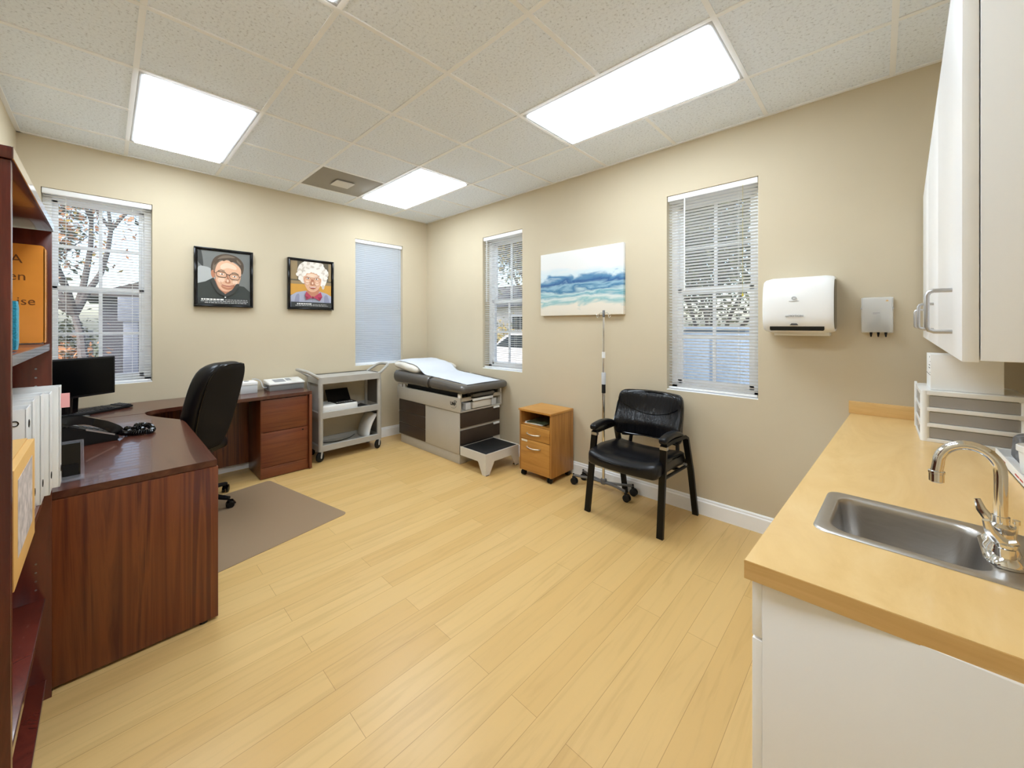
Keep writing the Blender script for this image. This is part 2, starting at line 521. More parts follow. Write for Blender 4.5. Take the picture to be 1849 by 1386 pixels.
# ------------------------------------------------------------------ windows
def window(idx, wall, a0, a1, z0, z1):
    """single-hung sash window with 2x2 bars in each sash, set 11 cm into the wall"""
    o = thing('window_%d' % idx, None, None, kind='structure')
    def P(a, d, z): return (-d, a, z) if wall == 'W' else (a, d, z)
    def bx(mb, a, d, z, A, D, Z, bev=.003): mb.box(P(a, d, z), P(A, D, Z), bev)
    zm = z0 + (z1 - z0) * .505
    fr = MB()
    for x0, x1, y0, y1 in ((a0, a0 + .045, z0, z1), (a1 - .045, a1, z0, z1), (a0, a1, z1 - .05, z1), (a0, a1, z0, z0 + .045)):
        bx(fr, x0, .105, y0, x1, .19, y1)
    f = obj('window_frame', fr, 'white_trim', o)
    for nm, lo, hi, d in (('upper_sash', zm - .02, z1 - .05, .15), ('lower_sash', z0 + .045, zm + .025, .115)):
        sm = MB(); w = .032; A, B = a0 + .045, a1 - .045
        for x0, x1, y0, y1 in ((A, A + w, lo, hi), (B - w, B, lo, hi), (A, B, hi - w, hi), (A, B, lo, lo + w)):
            bx(sm, x0, d, y0, x1, d + .03, y1)
        mid = (A + B) / 2; mz = (lo + hi) / 2
        bx(sm, mid - .011, d + .006, lo, mid + .011, d + .024, hi, .002); bx(sm, A, d + .007, mz - .01, B, d + .023, mz + .01, .002)
        s_ = obj(nm, sm, 'white_trim', o)
        g = MB(); bx(g, A + .01, d + .012, lo + .01, B - .01, d + .017, hi - .01, 0)
        obj('pane', g, 'window_glass', s_)
    sl = MB(); bx(sl, a0, .0, z0 - .0, a1, .105, z0 + .006, .002); obj('window_sill', sl, 'white_trim', o)
    return o
window(1, 'W', *WW[0]); window(2, 'W', *WW[1]); window(3, 'N', *NW[0]); window(4, 'N', *NW[1])

def blind(label, wall, a0, a1, z0, z1, tilt, mat, group, wand=None, tassel=None, d0=.03):
    def P(a, d, z): return (-d, a, z) if wall == 'W' else (a, d, z)
    o = thing('window_blind', label, 'blind', P((a0 + a1) / 2, d0, z0), 0, group)
    hr = MB(); hr.box(P(a0 + .004, d0 - .022, z1 - .042), P(a1 - .004, d0 + .022, z1 - .001), .004); obj('headrail', hr, 'white_metal', o)
    sl = MB(); sl.keep = True; z = z1 - .055; w = .0125; ct, st = math.cos(R(tilt)), math.sin(R(tilt))
    while z > z0 + .035:
        zz = z + random.uniform(-.0006, .0006)
        sec = [(-w, -.0), (-w * .4, .0022), (w * .4, .0022), (w, 0)]
        pr = [(d0 + u * ct + v * st, zz - u * st + v * ct) for u, v in sec]
        for (d1, q1), (d2, q2) in zip(pr, pr[1:]):
            sl.poly([P(a0 + .008, d1, q1), P(a1 - .008, d1, q1), P(a1 - .008, d2, q2), P(a0 + .008, d2, q2)])
        z -= .0225
    obj('slats', sl, mat, o, ang=60)
    br = MB(); br.box(P(a0 + .008, d0 - .012, z0 + .012), P(a1 - .008, d0 + .012, z0 + .026), .004); obj('bottom_rail', br, 'white_metal', o)
    cd = MB()
    for t in (.2, .8):
        for dd in (-.0135, .0135):
            a = a0 + (a1 - a0) * t; cd.tube([P(a, d0 + dd, z1 - .04), P(a, d0 + dd, z0 + .02)], .0009, 5)
    obj('ladder_cord', cd, 'white_plastic', o)
    if wand is not None:
        wd = MB(); wd.tube([P(wand, d0 - .024, z1 - .04), P(wand, d0 - .026, z1 - .75)], .004, 6); obj('tilt_wand', wd, 'white_plastic', o)
    if tassel is not None:
        a, zt = tassel; td = MB(); td.tube([P(a, d0 - .022, z1 - .03), P(a, d0 - .022, zt)], .001, 5)
        td.lathe([(.002, .022), (.006, .012), (.007, 0), (0, 0)], P(a, d0 - .022, zt - .02), 10); obj('cord_tassel', td, 'yellow_tag' if wall == 'N' else 'light_grey', o)
G = 'slatted blinds in the four windows'
blind('open white slatted blind over the window behind the black monitor', 'W', *WW[0], 8, 'slat_white', G, tassel=(-2.84, 1.2))
blind('fully closed pale slatted blind near the exam table pillow', 'W', *WW[1], 66, 'slat_shut', G, tassel=(-.43, 1.62))
blind('white slatted blind in the narrow window beside the seascape canvas', 'N', *NW[0], 14, 'slat_white', G, wand=1.2)
blind('half tilted white slatted blind beside the paper towel dispenser', 'N', *NW[1], 25, 'slat_white', G, wand=3.43, tassel=(3.82, 1.62))

# ------------------------------------------------------------------ ceiling fixtures
LAB = ['bright ceiling light panel above the desk and monitor window', 'bright ceiling light panel beside the taupe vent, above the exam table end',
       'bright ceiling light panel nearest the white wall cabinet, along the dispenser wall', 'bright ceiling light panel overhead, between the desk and the sink, mostly out of view']
for (c, r), lab in zip(LIGHTS, LAB):
    x0, x1, y0, y1 = gx[c], gx[c + 2], gy[r], gy[r + 1]
    o = thing('ceiling_light', lab, 'ceiling light', ((x0 + x1) / 2, (y0 + y1) / 2, H), 0, 'lay-in ceiling light panels')
    f = MB(); w = .035
    for a in ((x0 + .012, y0 + .012, x0 + w, y1 - .012), (x1 - w, y0 + .012, x1 - .012, y1 - .012), (x0 + w, y0 + .012, x1 - w, y0 + w), (x0 + w, y1 - w, x1 - w, y1 - .012)):
        f.box((a[0], a[1], H - .006), (a[2], a[3], H + .03), .003)
    f.box((x0 + .01, y0 + .01, H + .085), (x1 - .01, y1 - .01, H + .095))
    obj('frame', f, 'light_grey', o)
    d = MB(); d.box((x0 + w, y0 + w, H - .016), (x1 - w, y1 - w, H + .012), .006); obj('diffuser', d, 'diffuser', o)  # lens dropped below the frame so its added glowing sides brighten the ceiling
c, r = VENT
x0, x1, y0, y1 = gx[c], gx[c + 1], gy[r], gy[r + 1]; cx, cy = (x0 + x1) / 2, (y0 + y1) / 2
o = thing('ceiling_vent', 'square taupe ceiling air vent with a raised plaque in its middle', 'vent', (cx, cy, H))
p = MB(); p.box((x0 + .011, y0 + .011, H - .003), (x1 - .011, y1 - .011, H + .01), .002); obj('face_panel', p, 'vent_taupe', o)
p = MB(); p.box((cx - .085, cy - .085, H - .02), (cx + .085, cy + .085, H - .012), .004); p.box((cx - .065, cy - .065, H - .012), (cx + .065, cy + .065, H - .002)); obj('plaque', p, 'light_taupe', o)

# ------------------------------------------------------------------ desk
DT = .757
o = thing('corner_desk', 'dark mahogany L-shaped corner desk with a rounded inner corner', 'desk', (.6, -3.0, 0))
front = [Vector((2.215, -2.68, 0)), Vector((1.16, -2.68, 0))] + spline([(1.16, -2.68, 0), (1.05, -2.70, 0), (.9, -2.77, 0), (.74, -2.835, 0), (.635, -2.85, 0)], 6)[1:]
pts = [(2.215, -3.475)] + [(v.x, v.y) for v in front] + [(.632, -3.475)]
mb = MB(); mb.prism(pts, DT - .03, DT, bev=.0025); obj('desktop', mb, 'mahogany_top', o)
fr2 = spline([(.628, -2.85, 0), (.575, -2.835, 0), (.53, -2.77, 0), (.508, -2.66, 0), (.50, -2.52, 0), (.495, -2.3, 0), (.485, -1.655, 0)], 6)
pts = [(.02, -3.475), (.628, -3.475)] + [(v.x, v.y) for v in fr2] + [(.02, -1.655)]
mb = MB(); mb.prism(pts, DT - .03, DT, bev=.0025); obj('return_top', mb, 'mahogany_top', o)
mb = MB(); mb.box((2.185, -3.47, .012), (2.222, -2.677, DT - .031), .002); obj('end_panel', mb, 'mahogany', o)
for yy in (-2.73, -3.35):
    mb = MB(); mb.lathe([(.0, 0), (.016, 0), (.016, .013)], (2.203, yy, 0), 10); obj('glide_foot', mb, 'black_plastic', o)
mb = MB(); mb.box((.03, -3.46, .065), (2.185, -3.44, DT - .031)); mb.box((.03, -3.44, .065), (.05, -1.70, DT - .031)); obj('modesty_panel', mb, 'mahogany', o)
mb = MB(); mb.box((.05, -2.086, .004), (.465, -2.07, DT - .031), .001); mb.box((.05, -1.70, .004), (.465, -1.684, DT - .031), .001); mb.box((.05, -2.07, .05), (.07, -1.7, .72)); mb.box((.05, -2.07, .05), (.45, -1.7, .07))
obj('pedestal_carcass', mb, 'mahogany', o)
mb = MB(); mb.box((.03, -1.682, .008), (.49, -1.657, DT - .031), .001); obj('end_panel', mb, 'mahogany', o)
for z0, z1 in ((.425, .718), (.108, .42)):
    mb = MB(); mb.box((.447, -2.083, z0), (.47, -1.69, z1), .0015); dr = obj('file_drawer', mb, 'mahogany_drawer', o)
    if z0 < .2:
        k = MB(); k.lathe([(0, .004), (.007, .004), (.007, 0)], (.470, -1.735, .395), 12, 'x'); obj('drawer_lock', k, 'black_metal', dr)
mb = MB(); mb.box((.445, -2.083, .006), (.468, -1.69, .104), .0015); obj('plinth_rail', mb, 'mahogany_drawer', o)

# monitor, turned towards the office chair
mr = math.atan2(.84, -.54)
o = thing('computer_monitor', 'black flat computer monitor on the desk corner before the window', 'monitor', (.475, -3.21, DT), mr)
# local frame: x runs along the screen, -y faces the chair
mb = MB(); mb.box((-.245, -.012, .137), (.245, .022, .412), .006); obj('bezel', mb, 'black_plastic', o, world=False)
mb = MB(); mb.box((-.233, -.0135, .152), (.233, -.0125, .4)); obj('screen', mb, 'screen_black', o, world=False)
mb = MB(); mb.prism([(-.05, .03), (.05, .03), (.06, .30), (-.06, .30)], .022, .05, 'y', .004); mb.lathe([(0, .012), (.09, .011), (.105, .004), (.107, 0), (0, 0)], (0, .03, 0), 32)
mb.tube([(0, .045, .005), (0, .04, .17)], .03, 14); obj('stand', mb, 'black_gloss', o, world=False)
# keyboard
kx, ky = Vector((-.58, .815)), Vector((-.815, -.58))
kc = Vector((.262, -2.9)) - kx * .215 + ky * .07
o = thing('keyboard', 'black computer keyboard lying below the monitor', 'keyboard', (kc.x, kc.y, DT), math.atan2(.815, -.58))
mb = MB(); mb.soft((0, 0, .011), (.22, .068, .010), .006, 4, lambda x, y, z: (x, y, z + (.004 + y * .06 if z > 0 else 0))); obj('case', mb, 'black_plastic', o, world=False)
kb = MB()
for row in range(6):
    yy = -.052 + row * .0195
    n = 19
    for k in range(n):
        xx = -.205 + k * (.41 / (n - 1))
        if abs(k - 14.5) < .6 and row != 9: continue
        wd = .0085
        if row == 0 and 3 <= k <= 8:
            if k == 3: kb.box((xx - .008, yy - .008, .022 + yy * .06), (xx + .119, yy + .008, .029 + yy * .06), .002)
            continue
        kb.box((xx - wd, yy - .008, .022 + yy * .06), (xx + wd, yy + .008, .030 + yy * .06), .002, 1)
obj('key', kb, 'key_black', o, world=False)
mb = MB(); mb.tube(spline([(-.05, .066, .012), (-.06, .1, .02), (-.02, .14, .05), (.02, .17, .1)], 6), .002, 6); obj('cable', mb, 'light_grey', o, world=False)

# telephone
o = thing('desk_phone', 'black desk telephone with a tangled coiled cord', 'telephone', (1.35, -3.12, DT), R(12))
mb = MB(); mb.prism([(-.11, 0), (.11, 0), (.105, .03), (-.09, .115), (-.11, .11)], -.10, .095, 'x', .006)
base_ = obj('phone_body', mb, 'black_plastic', o, world=False)
def slope(y): return .116 - (y + .09) * .435
mb = MB()
for r_ in range(4):
    for c_ in range(3):
        x = -.055 + c_ * .024; y = .065 - r_ * .022
        mb.box((x - .008, y - .006, slope(y) - .002), (x + .008, y + .006, slope(y) + .005), .002, 1)
obj('keypad', mb, 'dark_grey', base_, world=False)
mb = MB(); mb.prism([(-.075, slope(-.075) + .0), (-.03, slope(-.03) + .0), (-.03, slope(-.03) + .004), (-.075, slope(-.075) + .004)], -.085, .02, 'x'); obj('display', mb, 'mid_grey', base_, world=False)
mb = MB(); mb.prism([(.09, .03), (.09, .038), (-.02, .088), (-.02, .08)], .088, .097, 'x'); obj('trim_strip', mb, 'satin_aluminium', base_, world=False)
hs = MB(); pts = spline([(.060, -.108, .120), (.060, -.092, .140), (.060, -.03, .134), (.060, .035, .104), (.060, .088, .066), (.060, .104, .044)], 6)
hs.tube(pts, [.022 + .008 * abs(math.cos(PI * i / (len(pts) - 1))) for i in range(len(pts))], 12, sq=(.85, 1.15))
obj('handset', hs, 'black_gloss', o, world=False)
def coil(path, r, turns, wire, n=10):
    P = spline(path, 40); m = len(P); out = []
    tot = turns * n
    for i in range(tot + 1):
        t = i / tot * (m - 1); k = min(int(t), m - 2); f = t - k
        p = P[k].lerp(P[k + 1], f); d = (P[k + 1] - P[k]).normalized()
        a = d.cross(Vector((0, 0, 1)));
        if a.length < .1: a = Vector((1, 0, 0))
        a.normalize(); b2 = a.cross(d)
        th = 2 * PI * i / n
        out.append(p + a * math.cos(th) * r + b2 * math.sin(th) * r)
    return out
mb = MB(); mb.tube(coil([(.06, .112, .04), (.05, .14, .022), (.03, .19, .016), (-.02, .235, .016), (-.05, .20, .016), (-.01, .165, .034), (.05, .175, .016), (.09, .225, .016), (.05, .262, .016), (-.01, .258, .034), (-.03, .215, .04), (.03, .20, .036), (-.06, .16, .014), (-.07, .12, .013), (-.085, .09, .02)], .0125, 95, .003, 8), .0034, 5)
obj('coiled_cord', mb, 'black_gloss', o, world=False)

# acrylic card holder by the binders
o = thing('card_holder', 'clear acrylic holder with black cards on the desk end', 'card holder', (2.075, -3.146, DT), R(4))
mb = MB(); mb.box((-.03, -.036, 0), (.03, .036, .003)); mb.box((-.03, -.036, .003), (-.0275, .036, .155)); mb.box((.0275, -.036, .003), (.03, .036, .022))
for s_ in (-1, 1): mb.prism([(-.0275, .003), (.0275, .003), (.0275, .022), (-.0275, .15)], s_ * .0348 - .0012, s_ * .0348 + .0012, 'y')
obj('holder', mb, 'acrylic', o, world=False)
mb = MB(); mb.prism([(-.012, .006), (-.002, .006), (-.014, .146), (-.024, .146)], -.026, .026, 'y'); obj('cards', mb, 'black_gloss', o, world=False)
mb = MB(); mb.prism([(.006, .006), (.011, .006), (.003, .062), (-.002, .062)], -.024, .02, 'y'); obj('front_card', mb, 'black_plastic', o, world=False)

# ------------------------------------------------------------------ bookcase
BX0, BX1, BY0, BY1 = 2.232, 3.165, -3.485, -3.187
o = thing('bookcase', 'tall open mahogany bookcase at the end of the desk', 'bookcase', (2.7, -3.33, 0))
mb = MB(); mb.box((BX0, BY0, 0), (BX0 + .022, BY1, 1.75), .001); sp = obj('side_panel', mb, 'bookcase_wood', o)
for z in (.42, .452, .484, .516, 1.14, 1.172, 1.204, 1.236):
    mb = MB(); mb.lathe([(0, .0008), (.0032, .0008), (.0032, 0)], (BX0 + .022, -3.225, z), 8, 'x'); obj('shelf_pin_hole', mb, 'satin_aluminium', sp)
mb = MB(); mb.box((BX1 - .022, BY0, 0), (BX1, BY1, 1.75), .001); obj('side_panel', mb, 'bookcase_wood', o)
mb = MB(); mb.box((BX0 - .005, BY0, 1.752), (BX1 + .005, BY1 + .002, 1.778), .0015); tb = obj('top_board', mb, 'bookcase_wood', o)
mb = MB(); mb.box((BX0 - .005, BY1 + .002, 1.7525), (BX1 + .005, BY1 + .004, 1.7775)); obj('edge_band', mb, 'bookcase_edge', tb)
mb = MB(); mb.box((BX0 + .022, BY0, .05), (BX1 - .022, BY0 + .008, 1.75)); obj('back_panel', mb, 'bookcase_wood', o)
for z, y1 in ((.05, -3.2), (.355, -3.202), (.78, -3.197), (1.305, -3.19)):
    mb = MB(); mb.box((BX0 + .0225, BY0 + .008, z), (BX1 - .0225, y1 - .002, z + .025), .0005); sh = obj('shelf', mb, 'bookcase_wood', o)
    mb = MB(); mb.box((BX0 + .0225, y1 - .002, z + .0005), (BX1 - .0225, y1, z + .0245)); obj('edge_band', mb, 'bookcase_edge', sh)
ZS = .805
# binders: five white ones, standing
GB = 'white binders on the bookcase shelf'
BL = [(2.258, 2.328, -3.163, 1.172, 'white binder with a pink tab against the far side of the shelf'), (2.338, 2.412, -3.181, 1.158, 'white binder second from the far side of the shelf'),
      (2.424, 2.505, -3.194, 1.166, 'middle white binder of the row, its cover partly in view'), (2.52, 2.59, -3.204, 1.160, 'white binder second nearest the kraft box'),
      (2.605, 2.70, -3.207, 1.152, 'white binder with a dark finger ring, standing next to the kraft box')]
for x0, x1, yf, zt, lab in BL:
    o = thing('ring_binder', lab, 'binder', ((x0 + x1) / 2, yf - .13, ZS), 0, GB)
    mb = MB(); mb.box((x0, yf - .27, ZS), (x0 + .004, yf, zt), .001); mb.box((x1 - .004, yf - .27, ZS), (x1, yf, zt), .001); mb.box((x0, yf - .004, ZS), (x1, yf, zt), .0015)
    cv = obj('cover', mb, 'binder_white', o)
    mb = MB(); mb.box((x0 + .006, yf - .25, ZS + .006), (x1 - .006, yf - .02, zt - .015)); obj('pages', mb, 'offwhite_paper', o)
    mb = MB(); mb.lathe([(.008, .0015), (.012, .0015), (.012, 0), (.008, 0)], ((x0 + x1) / 2, yf, zt - .05 if x0 > 2.6 else ZS + .06), 18, 'y'); obj('finger_ring', mb, 'black_metal', cv)
    if x0 > 2.6:
        mb = MB(); mb.lathe([(.006, .0012), (.0085, .0012), (.0085, 0), (.006, 0)], (x1, yf - .022, zt - .04), 18, 'x'); obj('ring_rivet', mb, 'black_metal', cv)
    if x0 < 2.3:
        mb = MB(); mb.box((x0 + .028, yf, 1.088), (x0 + .0286, yf + .022, 1.142)); obj('tab_note', mb, 'pink_paper', o)
# kraft box in front of the near end
o = thing('kraft_box', 'brown kraft cardboard box with a pale printed front on the bookcase', 'box', (2.95, -3.32, ZS))
mb = MB(); mb.box((2.76, -3.45, ZS), (3.12, -3.187, 1.075), .002); bx_ = obj('carton', mb, 'kraft_card', o)
mb = MB(); mb.box((2.82, -3.187, .86), (3.07, -3.1864, 1.04)); obj('printed_label', mb, 'kraft_print', bx_)
mb = MB(); mb.prism([(2.765, -3.44), (3.115, -3.44), (3.115, -3.2), (2.765, -3.2)], 1.0755, 1.079); obj('lid_flap', mb, 'kraft_card', o)
# orange binder with lettering on its cover
UZ = 1.3305
o = thing('orange_binder', 'glossy orange binder with dark lettering, standing on the upper shelf', 'binder', (2.3, -3.32, UZ))
mb = MB(); mb.prism(rrect(-3.44, UZ + .004, -3.1975, 1.682, .012), 2.333, 2.338, 'x'); mb.prism(rrect(-3.44, UZ + .004, -3.1975, 1.682, .012), 2.262, 2.267, 'x'); mb.box((2.262, -3.202, UZ + .004), (2.338, -3.1975, 1.672), .001)
cv = obj('cover', mb, 'orange_cover', o)
mb = MB(); mb.box((2.270, -3.43, UZ), (2.330, -3.205, 1.66)); obj('pages', mb, 'offwhite_paper', o)
for body, y, z, sz in (('EA', -3.272, 1.615, .042), ('hen', -3.270, 1.555, .042), ('ise', -3.240, 1.469, .040)):
    mb = MB(); mb.text(body, sz, Matrix.Translation((2.3384, y, z)) @ Matrix.Rotation(R(90), 4, 'Z') @ Matrix.Rotation(R(90), 4, 'X'), .0002); obj('lettering', mb, 'orange_ink', cv)
mb = MB(); mb.soft((2.885, -3.31, UZ + .066), (.02, .106, .065), .006, 4)
single('pencil_case', mb, 'teal_glitter', 'small teal glitter case beside the orange binder', 'case', loc=(2.885, -3.31, UZ))
o = thing('paper_stack', 'white papers lying on top of the bookcase', 'papers', (2.6, -3.3, 1.778))
mb = MB()
for k in range(6):
    mb.soft((2.56 + random.uniform(-.01, .01), -3.31 + random.uniform(-.004, .004), 1.781 + k * .0048), (.14, .115, .0023), .001, 3)
obj('sheets', mb, 'offwhite_paper', o)

# ------------------------------------------------------------------ things on the return
o = thing('electrocardiograph', 'grey and white desktop recorder with a flat key panel on the desk return', 'medical device', (.13, -1.8, DT))
mb = MB(); mb.box((.03, -1.953, DT), (.235, -1.645, DT + .058), .004); obj('body', mb, 'mid_grey', o)
mb = MB(); mb.prism([(.025, DT + .0585), (.245, DT + .0585), (.245, DT + .073), (.06, DT + .098), (.025, DT + .098)], -1.958, -1.64, 'y', .004); cv = obj('lid', mb, 'white_plastic', o)
mb = MB()
def lidz(x): return DT + .073 + (.245 - x) * .135 + .0015
for (xa, xb, ya, yb) in ((.09, .20, -1.90, -1.80), (.08, .17, -1.785, -1.74)): mb.poly([(xa, ya, lidz(xa)), (xb, ya, lidz(xb)), (xb, yb, lidz(xb)), (xa, yb, lidz(xa))])
obj('key_panel', mb, 'ink_grey', cv)
mb = MB(); mb.box((.09, -1.9565, DT + .012), (.2, -1.9525, DT + .05), .002); obj('socket_plate', mb, 'dark_grey', o)
mb = MB(); mb.tube(spline([(.15, -1.957, DT + .03), (.15, -1.99, DT + .04), (.12, -2.0, DT + .09), (.11, -2.03, DT + .115), (.1, -2.07, DT + .12)], 6), .004, 6); obj('cable', mb, 'light_grey', o)
o = thing('paper_box', 'white lidded carton standing on the desk return behind the office chair', 'box', (.14, -2.12, DT))
mb = MB(); mb.box((.05, -2.185, DT), (.215, -2.05, DT + .075), .002); obj('carton', mb, 'light_grey', o)
mb = MB(); mb.box((.048, -2.187, DT + .076), (.217, -2.048, DT + .105), .002); obj('lid', mb, 'offwhite_paper', o)
mb = MB(); mb.lathe([(0, .004), (.02, .004), (.022, 0), (0, 0)], (.12, -2.12, DT + .105), 14); obj('round_tab', mb, 'mid_grey', o)
o = thing('desk_gadget', 'small white gadget lying on the desk by the wall', 'gadget', (.10, -2.46, DT))
mb = MB(); mb.soft((.10, -2.46, DT + .0135), (.045, .035, .013), .008, 4); obj('body', mb, 'white_plastic', o)
mb = MB(); mb.soft((.09, -2.455, DT + .036), (.025, .03, .009), .006, 4); obj('handpiece', mb, 'white_plastic', o)
mb = MB(); mb.tube(spline([(.13, -2.43, DT + .01), (.15, -2.4, DT + .005), (.12, -2.37, DT + .005)], 5), .003, 6); obj('cable', mb, 'light_grey', o)

# ------------------------------------------------------------------ office chair: local frame, it faces local -x
AC = .78
o = thing('office_chair', 'black leather swivel office chair seen from behind at the desk', 'chair', (.69, -2.62, 0), AC)
BYO = -.10
def lean(x, y, z):
    t = z / .31
    f = .42 + .58 * max(0, 1 - min(1, abs(t) / 1.05) ** 6) ** .5
    y = y * f
    return (x + .078 * t + .012 * t * t - .55 * (y * y), y * (1 - .10 * max(0, t) ** 3 - .34 * max(0, -t) ** 2.2), z)
mb = MB(); mb.soft((.262, BYO, .805), (.066, .205, .325), .06, 14, lean); obj('backrest', mb, 'black_leather', o, world=False, ang=60)
mb = MB(); mb.soft((.325, BYO, .805), (.016, .186, .305), .015, 12, lean); obj('back_shell', mb, 'black_fabric', o, world=False, ang=60)
pp = []
for k in range(60):
    th = 2 * PI * k / 60; c, s = math.cos(th), math.sin(th)
    y = math.copysign(abs(c) ** .3, c) * .189; z = math.copysign(abs(s) ** .3, s) * .309
    q = lean(.008, y, z); pp.append((.325 + q[0], BYO + q[1], .805 + q[2]))
mb = MB(); mb.tube(pp, .0045, 6, closed=True); obj('piping', mb, 'black_gloss', o, world=False)
mb = MB(); mb.soft((-.03, -.05, .47), (.23, .225, .05), .04, 8, lambda x, y, z: (x, y, z - .05 * max(0, -x - .12) + .0)); obj('seat', mb, 'black_leather', o, world=False, ang=60)
for s in (-1, 1):
    mb = MB(); mb.soft((-.03, s * .28 - .05, .69), (.13, .035, .018), .015, 4); obj('arm_pad', mb, 'dark_grey', o, world=False)
    mb = MB(); mb.tube(spline([(-.06, s * .15 - .03, .43), (-.05, s * .265 - .05, .44), (-.03, s * .285 - .05, .55), (-.03, s * .28 - .05, .68)], 6), .02, 8); obj('arm_post', mb, 'black_plastic', o, world=False)
mb = MB(); mb.tube([(.05, 0, .43), (.18, -.03, .44), (.215, BYO, .50), (.235, BYO, .60)], .03, 8, sq=(.5, 1)); obj('back_bracket', mb, 'black_metal', o, world=False)
mb = MB(); mb.lathe([(0, .1), (.03, .1), (.03, .28), (.018, .28), (.018, .42), (.0, .42)], (0, 0, 0), 16); mb.box((-.1, -.09, .4), (.1, .09, .425), .005); obj('gas_column', mb, 'black_metal', o, world=False)
mb = MB(); mb.lathe([(0, .07), (.05, .075), (.05, .12), (.03, .14), (0, .14)], n=20)
angs = [R(47) - AC + 2 * PI * k / 5 for k in range(5)]
for a in angs:
    c, s = math.cos(a), math.sin(a)
    mb.tube([(c * .03, s * .03, .105), (c * .16, s * .16, .095), (c * .305, s * .305, .075)], [.034, .028, .02], 8, sq=(.6, .9))
obj('star_base', mb, 'black_plastic', o, world=False)
for a in angs:
    c, s = math.cos(a), math.sin(a); px, py = c * .30, s * .30; t = a + .6
    M = Matrix.Translation((px + .012 * math.cos(t), py + .012 * math.sin(t), .028)) @ Matrix.Rotation(t, 4, 'Z')
    mb = MB()
    for q in (-1, 1):
        W = M @ Matrix.Translation((0, q * .014, 0)) @ Matrix.Rotation(R(90), 4, 'X')
        mb.lathe([(0, -.009), (.02, -.009), (.028, -.006), (.028, .006), (.02, .009), (0, .009)], (0, 0, 0), 18, 'z', W)
    mb.lathe([(0, .01), (.006, .01), (.006, .05), (0, .05)], (px, py, .02), 8)
    mb.tube([(px, py, .06), (px + .028 * math.cos(t), py + .028 * math.sin(t), .055), (px + .045 * math.cos(t), py + .045 * math.sin(t), .03)], .012, 8, sq=(.4, 1.6))
    obj('caster', mb, 'black_gloss', o, world=False)
# chair mat
c0 = Vector((.552, -2.035)); c1 = Vector((1.662, -1.797)); u = (c1 - c0).normalized(); v = Vector((.14, -.99)).normalized()
pc = c0 + u * .57 + v * .46; ang = math.atan2(u.y, u.x)
mb = MB(); mb.prism(rrect(-.57, -.46, .57, .46, .035), .0004, .003)
bmesh.ops.transform(mb.bm, matrix=Matrix.Rotation(ang - .012, 4, 'Z'), verts=mb.bm.verts)
q = single('chair_mat', mb, 'mat_vinyl', 'smoky see-through chair mat on the floor beside the desk', 'chair mat'); q.location = (pc.x, pc.y, 0)

# ------------------------------------------------------------------ utility cart
o = thing('utility_cart', 'grey three-shelf plastic utility cart with loop handles', 'cart', (.2, -1.21, 0))
X0, X1, Y0, Y1 = .03, .385, -1.555, -.868
for z0, z1 in ((.795, .865), (.44, .505), (.105, .165)):
    mb = MB(); mb.prism(rrect(X0, Y0, X1, Y1, .04), z0, z0 + .02)
    out, inn = rrect(X0, Y0, X1, Y1, .04), rrect(X0 + .022, Y0 + .022, X1 - .022, Y1 - .022, .025)
    n = len(out)
    for k in range(n):
        a, b2, c2, d2 = out[k], out[(k + 1) % n], inn[(k + 1) % n], inn[k]
        mb.poly([(*a, z0 + .02), (*b2, z0 + .02), (*b2, z1 - .003), (*a, z1 - .003)]); mb.poly([(*a, z1 - .003), (*b2, z1 - .003), (*c2, z1), (*d2, z1)])
        if z0 < .7: mb.poly([(*d2, z1), (*c2, z1), (*c2, z0 + .02), (*d2, z0 + .02)])
    if z0 > .7: mb.poly([(*p, z1 - .008) for p in rrect(X0 + .02, Y0 + .02, X1 - .02, Y1 - .02, .02)])
    mb.keep = True
    obj('shelf', mb, 'cart_grey', o)
for x in (X0 + .024, X1 - .024):
    for y in (Y0 + .024, Y1 - .024):
        mb = MB(); mb.tube([(x, y, .105), (x, y, .8)], .024, 16); mb.lathe([(.0245, .0), (.0255, .002), (.0255, .006), (.0245, .008)], (x, y, .655), 16); obj('post', mb, 'cart_grey', o)
for y, nm in ((Y0 + .02, 'end_panel'), (Y1 - .026, 'end_panel')):
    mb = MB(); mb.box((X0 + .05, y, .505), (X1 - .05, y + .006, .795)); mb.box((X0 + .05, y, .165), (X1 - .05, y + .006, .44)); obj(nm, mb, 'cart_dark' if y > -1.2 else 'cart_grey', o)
for s, y in ((-1, Y0), (1, Y1)):
    mb = MB(); mb.tube(spline([(X1 - .03, y - s * .02, .85), (X1 - .035, y + s * .03, .885), (X1 - .06, y + s * .09, .925), (X1 - .11, y + s * .125, .94), (X0 + .11, y + s * .125, .94), (X0 + .06, y + s * .09, .925), (X0 + .035, y + s * .03, .885), (X0 + .03, y - s * .02, .85)], 6), .016, 10)
    obj('loop_handle', mb, 'cart_grey', o)
